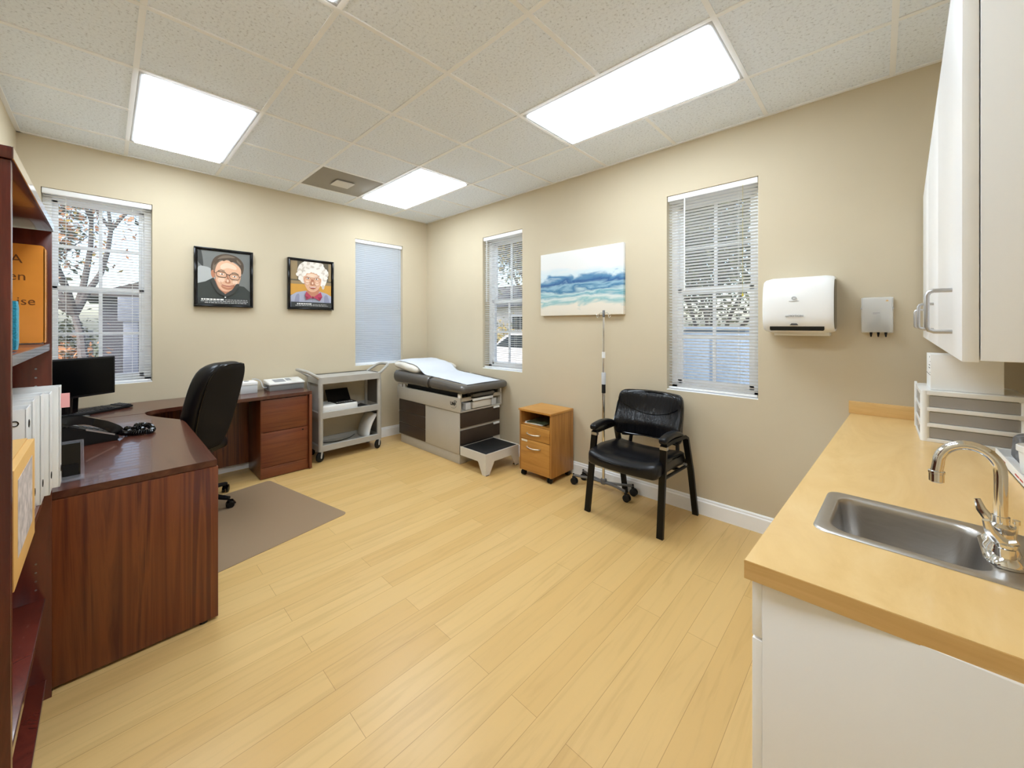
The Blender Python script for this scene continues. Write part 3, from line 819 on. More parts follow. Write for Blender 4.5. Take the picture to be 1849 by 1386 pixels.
for x in (X0 + .03, X1 - .03):
    for y in (Y0 + .03, Y1 - .03):
        sw = R(-62 if x > .2 else 20); mb = MB(); mb.lathe([(0, .099), (.016, .099), (.016, .106), (0, .106)], (0, 0, 0), 12)
        for q in (-1, 1): mb.prism([(-.012, .099), (.012, .099), (.02, .05), (.016, .035), (.004, .035)], q * .0165 - .0015, q * .0165 + .0015, 'y')
        bmesh.ops.transform(mb.bm, matrix=Matrix.Translation((x, y, 0)) @ Matrix.Rotation(sw, 4, 'Z'), verts=mb.bm.verts)
        cs = obj('caster_fork', mb, 'light_grey', o)
        mb = MB(); mb.lathe([(.0, -.014), (.040, -.013), (.050, -.008), (.050, .008), (.040, .013), (0, .014)], (0, 0, 0), 24, 'y', None); bmesh.ops.transform(mb.bm, matrix=Matrix.Translation((x + .012 * math.cos(sw), y + .012 * math.sin(sw), .050)) @ Matrix.Rotation(sw, 4, 'Z'), verts=mb.bm.verts); w = obj('caster_wheel', mb, 'rubber_black', cs)
# things on the cart
o = thing('tabletop_scanner', 'white desktop machine with its black lid raised on the middle cart shelf', 'device', (.22, -1.35, .46))
mb = MB(); mb.box((.06, -1.515, .462), (.35, -1.13, .472), .003); obj('base_plate', mb, 'black_plastic', o)
mb = MB(); mb.soft((.205, -1.32, .518), (.145, .19, .046), .02, 8); obj('body', mb, 'white_plastic', o)
mb = MB(); mb.box((.10, -1.36, .563), (.335, -1.145, .570), .002); ks = obj('key_deck', mb, 'black_plastic', o)
mb = MB()
for k in range(7): mb.box((.285, -1.345 + .026 * k, .570), (.305, -1.329 + .026 * k, .5725))
obj('keypad', mb, 'light_grey', ks)
mb = MB(); mb.prism([(.17, .566), (.18, .571), (.09, .69), (.08, .685)], -1.385, -1.14, 'y', .002); obj('raised_lid', mb, 'black_gloss', o)
o = thing('paper_tray', 'small dark curved tray beside the white machine on the cart', 'tray', (.25, -1.06, .46))
mb = MB(); mb.grid(lambda a, b2: (.12 + .23 * a, -1.115 + .12 * b2, .464 + .03 * b2 * b2), 4, 8); obj('tray', mb, 'dark_grey', o, solid=.004)
mb = MB(); mb.tube([(.352, -1.115 + .12 * k / 8, .467 + .03 * (k / 8) ** 2) for k in range(9)], .004, 6); obj('rim', mb, 'light_grey', o)
o = thing('document_stack', 'curved stack of white papers leaning on the bottom cart shelf', 'papers', (.25, -.95, .127))
mb = MB()
for k in range(7):
    q = k * .0035
    mb.grid(lambda a, b2, q=q: (.10 + .24 * a, -1.02 + .10 * b2 ** 1.6 * 1.0 + q, .1275 + .012 * 0 + .26 * b2 ** .8), 2, 12)
obj('sheets', mb, 'offwhite_paper', o, solid=.003)
mb = MB(); mb.tube(spline([(.1, -1.52, .17), (.14, -1.45, .135), (.2, -1.3, .13), (.16, -1.15, .13), (.08, -1.05, .135)], 8), .004, 6)
single('power_cable', mb, 'black_plastic', 'thin dark cable lying on the bottom cart shelf', 'cable')

# ------------------------------------------------------------------ exam table
o = thing('exam_table', 'taupe and brown exam table with grey cushion, head end in the corner', 'exam table', (.88, -.33, 0))
EY0, EY1 = -.605, -.035
mb = MB(); mb.box((.33, EY0 + .012, 0), (1.452, EY1 - .01, .1), .003); obj('plinth', mb, 'table_taupe', o)
mb = MB(); mb.box((.305, EY0 + .006, .1), (1.455, EY1, .522), .003); obj('cabinet_body', mb, 'table_taupe', o)
mb = MB(); mb.box((.862, EY0, .104), (1.462, EY0 + .0065, .518), .002); mb.box((1.455, EY0, .104), (1.463, EY1, .19), .002); obj('side_door', mb, 'table_taupe', o)
for k in range(3):
    z0 = .106 + k * .138
    mb = MB(); mb.box((.31, EY0 - .001, z0), (.855, EY0 + .008, z0 + .134), .003); dr = obj('side_drawer', mb, 'table_brown', o)
    mb = MB(); mb.box((.297, EY0 - .004, z0 + .118), (.312, EY0 + .004, z0 + .13), .002); obj('drawer_pull', mb, 'light_taupe', dr)
for z0, z1 in ((.195, .338), (.362, .512)):
    mb = MB(); mb.box((1.455, EY0 + .012, z0), (1.468, EY1 - .012, z1), .003); dr = obj('front_drawer', mb, 'table_brown', o)
    mb = MB(); mb.box((1.466, EY1 - .11, z1 - .012), (1.482, EY1 - .025, z1 + .008), .003); obj('drawer_pull', mb, 'white_plastic', dr)
# upper apron with the stirrup bays at its foot end
mb = MB(); mb.box((.283, EY0 - .012, .524), (1.478, EY0 + .01, .668), .003); mb.box((.283, EY1 - .01, .524), (1.478, EY1 + .012, .668), .003)
mb.box((.283, EY0, .524), (.30, EY1, .66)); mb.box((.283, EY0, .524), (1.478, EY1, .536)); mb.box((1.2, EY0, .536), (1.21, EY1, .65))
mb.box((1.455, EY0, .63), (1.478, EY0 + .14, .668), .002); mb.box((1.455, EY1 - .14, .63), (1.478, EY1, .668), .002)
ap = obj('apron', mb, 'table_taupe', o)
mb = MB(); mb.text('UMF', .046, Matrix.Translation((1.372, EY0 - .0124, .588)) @ Matrix.Rotation(R(90), 4, 'X'), .0003, bold=.0022)
mb.tube([(1.372 + .055 * math.cos(R(a)), EY0 - .0122, .592 + .034 * math.sin(R(a))) for a in range(-120, 61, 12)], .0012, 4)
mb.tube([(1.385, EY0 - .0122, .628), (1.405, EY0 - .0122, .636), (1.43, EY0 - .0122, .634), (1.425, EY0 - .0122, .618)], .0035, 4)
obj('emblem', mb, 'ink_dark', ap)
mb = MB(); mb.box((1.44, -.445, .545), (1.482, -.19, .612), .003); obj('tray_front', mb, 'light_taupe', o)
mb = MB(); mb.box((1.40, -.455, .622), (1.50, -.175, .648), .004); obj('leg_rest_bar', mb, 'white_plastic', o)
for y in (-.50, -.14):
    mb = MB(); mb.box((1.37, y - .035, .538), (1.475, y + .035, .61), .004); obj('stirrup_block', mb, 'light_grey', o)
    mb = MB(); mb.tube([(1.40, y + (.05 if y < -.3 else -.05), .62), (1.485, y + (.05 if y < -.3 else -.05), .625)], .012, 8); obj('stirrup_rod', mb, 'black_metal', o)
for y in (EY0 + .004, EY1 - .004):
    mb = MB(); mb.box((1.44, y - .012, .66), (1.478, y + .012, .71), .003); obj('corner_bracket', mb, 'white_plastic', o)
mb = MB(); mb.box((.45, EY0 + .03, .665), (1.42, EY1 - .03, .715)); mb.box((1.38, -.46, .652), (1.5, -.17, .705), .004); obj('top_board', mb, 'black_plastic', o)
mb = MB(); mb.soft((1.46, -.32, .684), (.06, .15, .02), .014, 4); obj('foot_pad', mb, 'vinyl_grey', o)
mb = MB(); mb.box((.27, EY0 + .005, .655), (.36, EY0 + .02, .70), .002); mb.lathe([(0, 0), (.008, 0), (.008, .02), (0, .02)], (.29, EY0 - .01, .672), 10, 'y'); mb.box((.40, EY0 + .0, .66), (.43, EY0 + .03, .70), .002); obj('hinge_bracket', mb, 'light_taupe', o)
def rise(x): # how far the cushion's upper face lies above .803 along the table
    return .037 * (1.57 - x) / .59 if x > .98 else .037 + .022 * (.98 - x) / .74
CY0, CY1 = -.655, .0
CW = (CY1 - CY0) / 2 - .004; CC = (CY0 + CY1) / 2 - .006
mb = MB(); mb.soft((1.275, CC, .7605), (.295, CW, .0425), .042, 12, lambda x, y, z: (x, y, z + (rise(x + 1.275) * (z + .0425) / .085) - (.010 if z > .02 and abs(x) < .2 and abs(y) < .22 else 0))); obj('seat_cushion', mb, 'vinyl_grey', o, ang=60)
mb = MB(); mb.soft((.61, CC, .7605), (.372, CW, .0425), .042, 14, lambda x, y, z: (x, y, z + rise(min(.9799, x + .61)) * (z + .0425) / .085 + (-.010 if z > .02 and abs(y) < .22 else 0))); obj('back_cushion', mb, 'vinyl_grey', o, ang=60)
mb = MB()
mb.tube([(.983, CY0 + .01, .725), (.983, CY0 - .001, .775), (.983, CY0 + .02, .83), (.983, -.32, .838)], .004, 6); obj('seam', mb, 'black_plastic', o)
# pillow under the paper
def pf(x, y, z):
    e = (1 - (x / .255) ** 4) * (1 - (y / .325) ** 4)
    return (x, y, z * (.35 + .65 * max(0, e) ** .5))
MP = Matrix.Translation((.46, -.33, .905)) @ Matrix.Rotation(R(5.5), 4, 'Y')
def wr(x, y): return .004 * math.sin(31 * x + 9 * y) + .003 * math.sin(47 * y - 21 * x + 1.3)
def pf2(x, y, z):
    q = pf(x, y, z); return (q[0], q[1], q[2] + (wr(q[0], q[1]) if z > 0 else 0))
mb = MB(); mb.soft((0, 0, 0), (.25, .30, .054), .045, 16, pf2, MP)
single('pillow', mb, 'pillow_cotton', 'plump white pillow at the head of the exam table', 'pillow', ang=80, loc=(.47, -.33, .83))
MPi = MP.inverted()
def pillow_top(x, y):
    # height of the pillow's upper face over (x, y), found by walking up its tilted frame
    best = -1
    c = MPi @ Vector((x, y, .93))
    if abs(c.x) < .246 and abs(c.y) < .298:
        e = (1 - (c.x / .255) ** 4) * (1 - (c.y / .325) ** 4)
        zz = .054 * (.35 + .65 * max(0, e) ** .5)
        best = (MP @ Vector((c.x, c.y, zz))).z + .004
    return best
def hp(x, y):
    base_z = .797 + rise(x) + .004
    return max(base_z, pillow_top(x, y))
HX = [.225 + 1.315 * i / 90 for i in range(91)]
HZ = {}
for j_ in range(21):
    b2 = j_ / 20; col_ = [hp(x, -.595 + .485 * b2) for x in HX]
    # paper bridges hollows: running smooth between the pillow and the cushion
    for it in range(30):
        col_ = [col_[0]] + [max(hp(HX[i], -.595 + .485 * b2), (col_[i - 1] + col_[i + 1]) / 2) for i in range(1, 90)] + [col_[90]]
    HZ[j_] = col_
def sheet(a, b2):
    i = round(a * 90); j_ = round(b2 * 20); x = HX[i]; y = -.595 + .485 * b2
    if x > .75: y += .015 * (x - .75) * (1 - b2) * 2
    w = .0025 * math.sin(17 * y + 9 * x) + .0018 * math.sin(38 * x + 4 * y)
    return (x, y, HZ[j_][i] + .0055 + w * (1 if x < .95 else .4))
mb = MB(); mb.grid(sheet, 90, 20)
o = single('paper_sheet', mb, 'paper_sheet', 'white exam paper sheet draped over the pillow and grey cushion', 'paper sheet', solid=.0012, ang=80)
# step
o = thing('step_stool', 'low light grey step with a black rubber top at the foot of the exam table', 'step stool', (1.68, -.37, 0))
SX0, SX1, SY0, SY1 = 1.488, 1.872, -.625, -.175
mb = MB()
mb.prism([(SY0, .2), (SY1, .2), (SY1, .0), (SY1 - .045, .0), (SY1 - .11, .115), (SY0 + .11, .115), (SY0 + .045, .0), (SY0, .0)], SX1 - .008, SX1, 'x')
mb.box((SX0, SY0, .115), (SX1 - .008, SY0 + .008, .2)); mb.box((SX0, SY1 - .008, .115), (SX1 - .008, SY1, .2)); mb.box((SX0, SY0, .115), (SX0 + .008, SY1, .2))
for y in (SY0, SY1 - .008): mb.prism([(SX1 - .008, .115), (SX1 - .008, 0), (SX1 - .05, 0), (SX1 - .11, .115)], y, y + .008, 'y')
mb.box((SX0 + .008, SY0 + .008, .185), (SX1 - .008, SY1 - .008, .192)); obj('frame', mb, 'light_taupe', o)
mb = MB(); mb.box((SX0 + .03, SY0 + .016, .1925), (SX1 - .016, SY1 - .016, .199), .001); obj('tread', mb, 'rubber_black', o)
mb = MB(); mb.box((SX0 + .004, SY0 + .004, .2), (SX0 + .016, SY1 - .004, .206)); obj('trim_strip', mb, 'black_metal', o)
mb = MB()
for y in (SY0 + .022, SY1 - .022): mb.box((SX1 - .045, y - .02, 0), (SX1 + .001, y + .02, .006), .001)
obj('rubber_foot', mb, 'rubber_black', o)

# ------------------------------------------------------------------ oak bedside cabinet
o = thing('bedside_cabinet', 'small oak cabinet on casters with an open shelf and two drawers', 'cabinet', (2.24, -.2, 0))
KX0, KX1, KY0, KY1, KZ0, KZ1 = 2.055, 2.432, -.362, -.03, .052, .622
mb = MB(); mb.prism([(KX0 - .006, KY0 - .014), (KX1 + .004, KY0 - .014), (KX1 + .004, KY1), (KX0 - .006, KY1)], KZ1 - .018, KZ1, bev=.003); obj('top', mb, 'oak_front', o)
for x in (KX0, KX1 - .02):
    mb = MB(); mb.box((x, KY0, KZ0), (x + .02, KY1, KZ1 - .0185), .0015); obj('side_panel', mb, 'oak_side', o)
mb = MB(); mb.box((KX0 + .02, KY1 - .02, KZ0), (KX1 - .02, KY1 - .01, KZ1 - .019)); mb.box((KX0 + .02, KY0 + .02, KZ0), (KX1 - .02, KY1 - .02, KZ0 + .016)); obj('carcass', mb, 'oak_side', o)
mb = MB(); mb.box((KX0 + .0205, KY0 + .012, .474), (KX1 - .0205, KY1 - .02, .488)); obj('open_shelf', mb, 'oak_front', o)
for z0, z1, nm in ((.352, .472, 'drawer'), (.056, .347, 'file_drawer')):
    mb = MB(); mb.box((KX0 + .021, KY0 - .004, z0), (KX1 - .021, KY0 + .014, z1), .002); d = obj(nm, mb, 'oak_front', o)
    zc = z0 + .055 if nm == 'drawer' else z1 - .065; xc = (KX0 + KX1) / 2 - .01
    mb = MB(); mb.tube(spline([(xc - .075, KY0 - .004, zc + .004), (xc - .07, KY0 - .022, zc + .001), (xc, KY0 - .034, zc - .004), (xc + .07, KY0 - .022, zc + .001), (xc + .075, KY0 - .004, zc + .004)], 5), .006, 8); obj('bow_handle', mb, 'brushed_nickel', d)
    if nm == 'file_drawer':
        mb = MB(); mb.box((KX0 + .03, KY0 - .0055, z1 - .022), (KX0 + .10, KY0 - .004, z1 - .006)); obj('paper_tag', mb, 'cream_plastic', d)
for x in (KX0 + .035, KX1 - .035):
    for y in (KY0 + .03, KY1 - .035):
        mb = MB()
        for q in (-.011, .011): mb.lathe([(0, -.008), (.02, -.008), (.025, -.005), (.025, .005), (.02, .008), (0, .008)], (x + q, y - .006, .025), 16, 'x')
        mb.lathe([(0, .03), (.011, .03), (.011, .054), (0, .054)], (x, y, 0), 10); obj('caster', mb, 'black_plastic', o)
mcol = ['magazine_green', 'offwhite_paper', 'magazine_green']
for k, (dx, rz, lab) in enumerate(((0, .05, 'pale magazine at the bottom of the pile in the oak cabinet'), (.01, -.1, 'white booklet between two magazines in the oak cabinet'), (.02, .12, 'dark green glossy magazine on top of the pile in the oak cabinet'))):
    mb = MB(); mb.box((-.10, -.12, 0), (.10, .12, .006), .001)
    bmesh.ops.transform(mb.bm, matrix=Matrix.Rotation(rz, 4, 'Z'), verts=mb.bm.verts)
    q = single('magazine', mb, ['offwhite_paper', 'offwhite_paper', 'magazine_green'][k], lab, 'magazine', 'magazines in the oak cabinet'); q.location = (2.20 + dx, -.225, .4885 + .0066 * k)
o = thing('paper_cup', 'white cup standing at the back of the oak cabinet shelf', 'cup', (2.36, -.22, .4882))
mb = MB(); mb.lathe([(0, 0), (.024, 0), (.03, .09), (.028, .09), (.0225, .003), (0, .003)], (2.372, -.24, .4882), 20); obj('cup', mb, 'offwhite_paper', o)

# ------------------------------------------------------------------ IV pole
PX, PY = 2.80, -.112
o = thing('iv_pole', 'chrome drip stand with two hooks, behind the black armchair', 'IV pole', (PX, PY, 0))
mb = MB(); mb.tube([(PX, PY, .05), (PX, PY, .86)], .013, 14); mb.tube([(PX, PY, .86), (PX, PY, 1.49)], .0085, 12); obj('pole', mb, 'chrome', o)
mb = MB(); mb.lathe([(.009, 0), (.015, 0), (.015, .05), (.009, .05)], (PX, PY, 1.12), 14); obj('clip', mb, 'white_plastic', o)
mb = MB(); mb.lathe([(.0135, 0), (.019, 0), (.019, .095), (.016, .1), (.009, .1)], (PX, PY, .895), 14); mb.lathe([(.016, 0), (.0195, .003), (.0195, .008), (.016, .01)], (PX, PY, .945), 14); obj('lock_collar', mb, 'light_grey', o)
mb = MB(); mb.lathe([(.0132, 0), (.0165, 0), (.0165, .075), (.0132, .075)], (PX, PY, .82), 14); obj('rubber_sleeve', mb, 'rubber_black', o)
mb = MB(); mb.lathe([(0, 0), (.0105, 0), (.0105, .055), (.008, .06), (0, .06)], (PX, PY, 1.468), 12); obj('top_cap', mb, 'cast_grey', o)
for s in (-1, 1):
    mb = MB(); mb.tube(spline([(PX, PY, 1.497), (PX + s * .03, PY, 1.505), (PX + s * .045, PY, 1.492), (PX + s * .047, PY, 1.474), (PX + s * .056, PY, 1.464), (PX + s * .066, PY, 1.474), (PX + s * .07, PY, 1.492)], 5), .0035, 6); obj('hook', mb, 'chrome', o)
LEGS = [(2.552, -.20), (3.05, -.20), (2.562, -.06), (3.04, -.06)]
for (x, y) in LEGS:
    mb = MB(); sx = 1 if x > PX else -1
    mb.tube(spline([(PX + sx * .015, PY + (y - PY) * .12, .06), (PX + sx * .12, PY + (y - PY) * .35, .068), (PX + sx * .2, PY + (y - PY) * .8, .075), (x, y, .078)], 6), .011, 8); obj('leg', mb, 'cast_grey', o)
for (x, y) in LEGS:
    mb = MB()
    for q in (-.012, .012): mb.lathe([(0, -.009), (.022, -.009), (.029, -.006), (.029, .006), (.022, .009), (0, .009)], (x + .008, y + q, .029), 18, 'y')
    mb.lathe([(0, .05), (.012, .05), (.012, .066), (.007, .07), (.007, .092), (0, .092)], (x, y, 0), 10)
    mb.box((x - .012, y - .006, .03), (x + .016, y + .006, .062), .003); obj('caster', mb, 'rubber_black', o)
mb = MB(); mb.lathe([(0, .045), (.024, .045), (.03, .055), (.026, .085), (.014, .09), (.014, .05)], (PX, PY, 0), 18); obj('hub', mb, 'cast_grey', o)

# ------------------------------------------------------------------ guest armchair
o = thing('guest_chair', 'black leather guest armchair with angled metal legs', 'chair', (3.22, -.33, 0))
def seatw(x, y, z):
    f = max(0, (-y - .05) / .2)
    z -= .022 * max(0, (y + .02) / .25)
    return (x * (1 - .05 * f), y - .03 * (1 - (x / .27) ** 2) * (1 if y < -.2 else 0), z - .02 * f * f + .02 * (x / .27) ** 2 * (1 if z > 0 else 0) - (.008 if z > 0 and abs(x) < .2 and abs(y) < .18 else 0))
mb = MB(); mb.soft((3.225, -.39, .452), (.272, .245, .043), .036, 12, seatw); obj('seat', mb, 'black_leather', o, ang=60)
mb = MB(); mb.box((3.0, -.60, .404), (3.45, -.16, .414), .004); obj('seat_board', mb, 'black_plastic', o)
def backw(x, y, z):
    t = z / .18
    yy = y + .04 * t - .10 * (x / .265) ** 2 * (1.0) + .03 * math.exp(-((t + .35) / .3) ** 2) * (-1 if y < 0 else 0) + (.006 if y < 0 and abs(t - (.25 - .35 * (1 - (x / .2) ** 2))) < .07 else 0)
    return (x * (1 - .10 * max(0, t) ** 3), yy, z)
mb = MB(); mb.soft((3.232, -.105, .712), (.258, .04, .172), .035, 16, backw); bk = obj('backrest', mb, 'wrinkled_leather', o, ang=60)
mb = MB(); pts = []
for k in range(25):
    x = -.225 + .45 * k / 24; t = .42 - .42 * (1 - (x / .225) ** 2)
    q = backw(x, -.0405, t * .18); pts.append((3.232 + q[0], -.105 + q[1] - .001, .712 + q[2]))
mb.tube(pts, .003, 5); obj('stitched_seam', mb, 'black_gloss', bk)
mb = MB(); pts = []
for k in range(60):
    th = 2 * PI * k / 60; c, s = math.cos(th), math.sin(th)
    x = math.copysign(abs(c) ** .4, c) * .250; z = math.copysign(abs(s) ** .4, s) * .165
    q = backw(x, -.032, z); pts.append((3.232 + q[0], -.105 + q[1], .712 + q[2]))
mb.tube(pts, .004, 5, closed=True); obj('piping', mb, 'black_gloss', bk)
mb = MB(); pts = []
for k in range(60):
    th = 2 * PI * k / 60; c, s = math.cos(th), math.sin(th)
    x = math.copysign(abs(c) ** .35, c) * .268; y = math.copysign(abs(s) ** .35, s) * .241
    q = seatw(x, y, .018); pts.append((3.225 + q[0], -.39 + q[1], .452 + q[2]))
mb.tube(pts, .005, 5, closed=True); obj('piping', mb, 'black_gloss', o)
mb = MB(); mb.soft((3.232, -.142, .566), (.215, .02, .042), .018, 10, lambda x, y, z: (x, y - .08 * (x / .265) ** 2 + .02 * z / .07, z + .014 * (1 - (x / .2) ** 2))); obj('lumbar_pad', mb, 'black_leather', o, ang=60)
for s, xf, xa, xr in ((-1, 2.915, 2.972, 2.965), (1, 3.468, 3.49, 3.525)):
    mb = MB(); mb.tube([(xf, -.545, 0), (xa, -.535, .61)], .0185, 12, sq=(.62, 1.15)); obj('leg', mb, 'black_metal', o)
    mb = MB(); mb.tube([(xr, -.045, 0), (xr - s * .005, -.13, .35), (xr - s * .01, -.215, .60), (xr - s * .012, -.25, .615), (xa, -.4, .612), (xa, -.535, .61)], .0175, 12, sq=(.62, 1.15)); obj('leg', mb, 'black_metal', o)
    mb = MB(); mb.tube([(xa, -.535, .585), (xa, -.535, .605)], .0215, 12, sq=(.7, 1.1)); mb.tube([(xr - s * .008, -.20, .405), (xr - s * .06, -.2, .405)], .012, 8); obj('bracket', mb, 'satin_aluminium', o)
    mb = MB(); mb.soft((xa + s * .0, -.405, .638), (.028, .165, .022), .019, 8, lambda x, y, z: (x, y, z + .02 * (1 - ((y + .02) / .165) ** 2) - .02 * max(0, y / .165) ** 2)); obj('arm_pad', mb, 'black_leather', o, ang=60)
    mb = MB(); mb.tube([(xr - s * .03, -.13, .40), (3.232 + s * .19, -.115, .44), (3.232 + s * .18, -.095, .56)], .014, 8); obj('back_strut', mb, 'black_metal', o)
mb = MB(); mb.tube([(2.96, -.30, .395), (3.5, -.30, .395)], .013, 8); mb.tube([(2.965, -.53, .395), (2.965, -.18, .395)], .011, 8); mb.tube([(3.49, -.53, .395), (3.51, -.18, .395)], .011, 8); obj('under_frame', mb, 'black_metal', o)

# ------------------------------------------------------------------ wall pictures
def framed(name, label, y0, y1, z0, z1, layers_fn, mats):
    """picture in a black frame on the west wall; u runs along +Y, v up"""
    o = thing(name, label, 'picture', (0, (y0 + y1) / 2, z0), 0, 'framed portraits on the window wall')
    mb = MB(); b_ = .016
    for a in ((y0, z0, y1, z0 + b_), (y0, z1 - b_, y1, z1), (y0, z0 + b_, y0 + b_, z1 - b_), (y1 - b_, z0 + b_, y1, z1 - b_)):
        mb.box((.001, a[0], a[1]), (.042, a[2], a[3]), .0015)
    mb.box((.001, y0 + b_, z0 + b_), (.024, y1 - b_, z1 - b_)); obj('frame', mb, 'black_gloss', o)
    Y0_, Y1_, Z0_, Z1_ = y0 + b_ + .012, y1 - b_ - .008, z0 + b_ + .01, z1 - b_ - .01
    mb = MB(); mb.keep = True; lay = [0]
    def put(pts, m, smooth=True):
        lay[0] += 1
        if smooth: pts = [(p.x, p.y) for p in spline([(a, b2, 0) for a, b2 in pts], 6, True)]
        mb.mi = mats.index(m)
        P_ = [(.0255 + .00012 * lay[0], Y0_ + (Y1_ - Y0_) * min(1, max(0, a)), Z0_ + (Z1_ - Z0_) * min(1, max(0, b2))) for a, b2 in pts]
        ar = sum(P_[i][1] * P_[(i + 1) % len(P_)][2] - P_[(i + 1) % len(P_)][1] * P_[i][2] for i in range(len(P_)))
        mb.poly(P_ if ar > 0 else P_[::-1])
    def ell(cx, cy, rx, ry, m, rot=0, n=28):
        c, s = math.cos(R(rot)), math.sin(R(rot))
        put([(cx + c * rx * math.cos(t) - s * ry * math.sin(t), cy + s * rx * math.cos(t) + c * ry * math.sin(t)) for t in [2 * PI * k / n for k in range(n)]], m, False)
    def line(pts, w, m):
        P_ = [Vector((a, b2)) for a, b2 in pts]
        for a, b2 in zip(P_, P_[1:]):
            d = (b2 - a).normalized(); nn = Vector((-d.y, d.x)) * w / 2
            put([tuple(a + nn), tuple(b2 + nn), tuple(b2 - nn), tuple(a - nn)], m, False)
    layers_fn(put, ell, line)
    obj('portrait_print', mb, mats, o)
PM = ['p_grey', 'p_lightgrey', 'p_char', 'p_shirt', 'p_skin', 'p_skinlight', 'p_skinshade', 'p_hair', 'p_hairlight', 'p_line', 'p_white', 'p_caption', 'p_lip',
      'p_brownbg', 'p_ochre', 'p_whitehair', 'p_hairshade', 'p_lav', 'p_lavdark', 'p_bow', 'p_bowdark', 'p_darkbg']
def caption(put, line, rows, y0, ytop, dark):
    put([(0, 0), (1, 0), (1, ytop), (0, ytop)], dark, False)
    for (yy, a, b2, w) in rows:
        x = a
        while x < b2:
            L = random.uniform(.02, .07); put([(x, yy - w), (min(b2, x + L), yy - w), (min(b2, x + L), yy + w), (x, yy + w)], 'p_white' if w > .007 else 'p_lightgrey', False); x += L + .012
def man(put, ell, line):
    put([(0, 0), (1, 0), (1, 1), (0, 1)], 'p_grey', False)
    put([(0, .3), (.0, .66), (.12, .7), (.26, .64), (.32, .4), (.2, .3)], 'p_lightgrey'); put([(0, .98), (.06, 1), (.1, .72), (.04, .74), (0, .8)], 'p_char')
    put([(-.02, .0), (-.02, .38), (.14, .42), (.28, .5), (.4, .4), (.6, .3), (.72, .38), (.88, .36), (1.0, .26), (1.0, .0)], 'p_shirt', False)
    put([(.29, .46), (.33, .36), (.49, .19), (.66, .33), (.72, .42), (.5, .5)], 'p_skinshade')                       # neck
    put([(.25, .56), (.24, .72), (.29, .86), (.40, .94), (.56, .97), (.74, .93), (.86, .82), (.87, .68), (.83, .60), (.76, .78), (.56, .86), (.40, .82), (.32, .66)], 'p_hair')
    put([(.30, .56), (.27, .70), (.33, .83), (.42, .88), (.40, .78), (.35, .64)], 'p_hairlight')
    ell(.275, .57, .035, .075, 'p_skinshade', 8)
    put([(.32, .66), (.38, .79), (.52, .85), (.68, .81), (.80, .72), (.82, .60), (.79, .45), (.70, .32), (.56, .25), (.44, .27), (.36, .37), (.32, .52)], 'p_skin')
    put([(.30, .74), (.33, .87), (.44, .95), (.60, .965), (.76, .91), (.85, .80), (.83, .74), (.77, .80), (.70, .835), (.62, .82), (.56, .865), (.48, .83), (.42, .85), (.36, .79)], 'p_hair')
    put([(.36, .86), (.46, .93), (.60, .945), (.70, .91), (.58, .90), (.46, .88)], 'p_hairlight'); put([(.74, .88), (.82, .80), (.80, .78), (.74, .83)], 'p_hairlight')
    put([(.42, .74), (.54, .80), (.70, .75), (.72, .68), (.56, .70), (.44, .67)], 'p_skinlight'); ell(.43, .47, .07, .05, 'p_skinlight', 15); ell(.70, .44, .05, .045, 'p_skinlight')
    put([(.43, .36), (.46, .31), (.56, .28), (.66, .31), (.70, .37), (.6, .33), (.52, .33)], 'p_skinshade')           # chin shade
    line([(.37, .635), (.43, .655), (.50, .635)], .016, 'p_hairlight'); line([(.63, .61), (.70, .62), (.77, .59)], .016, 'p_hairlight')
    ell(.44, .578, .04, .014, 'p_white', -8); ell(.445, .578, .014, .014, 'p_line'); ell(.69, .545, .04, .013, 'p_white', -8); ell(.69, .545, .013, .013, 'p_line')
    put([(.55, .58), (.53, .47), (.50, .43), (.54, .405), (.60, .41), (.61, .44), (.58, .5)], 'p_skinshade'); ell(.555, .455, .022, .03, 'p_skinlight')
    line([(.44, .375), (.52, .352), (.6, .352), (.68, .378)], .014, 'p_lip'); line([(.42, .44), (.435, .39)], .008, 'p_skinshade'); line([(.70, .41), (.665, .36)], .008, 'p_skinshade')
    for cx, cy in ((.435, .57), (.685, .537)):
        put_pts = [(cx + .095 * math.copysign(abs(math.cos(t)) ** .6, math.cos(t)), cy + .052 * math.copysign(abs(math.sin(t)) ** .6, math.sin(t)) - .10 * (math.cos(t) * .095)) for t in [2 * PI * k / 24 for k in range(25)]]
        line(put_pts, .010, 'p_line')
    line([(.525, .572), (.56, .575), (.592, .555)], .012, 'p_line'); line([(.34, .585), (.28, .61)], .009, 'p_line'); line([(.78, .53), (.82, .56)], .009, 'p_line')
    put([(.30, .46), (.24, .42), (.36, .22), (.49, .16), (.5, .2), (.38, .3)], 'p_char'); put([(.72, .40), (.78, .38), (.66, .22), (.51, .14), (.5, .19), (.64, .29)], 'p_char')
    line([(.5, .18), (.5, .1)], .01, 'p_char'); ell(.505, .135, .014, .012, 'p_white')
    caption(put, line, [(.088, .06, .48, .013), (.086, .5, .94, .006), (.055, .05, .95, .007), (.026, .12, .92, .007)], 0, .115, 'p_caption')
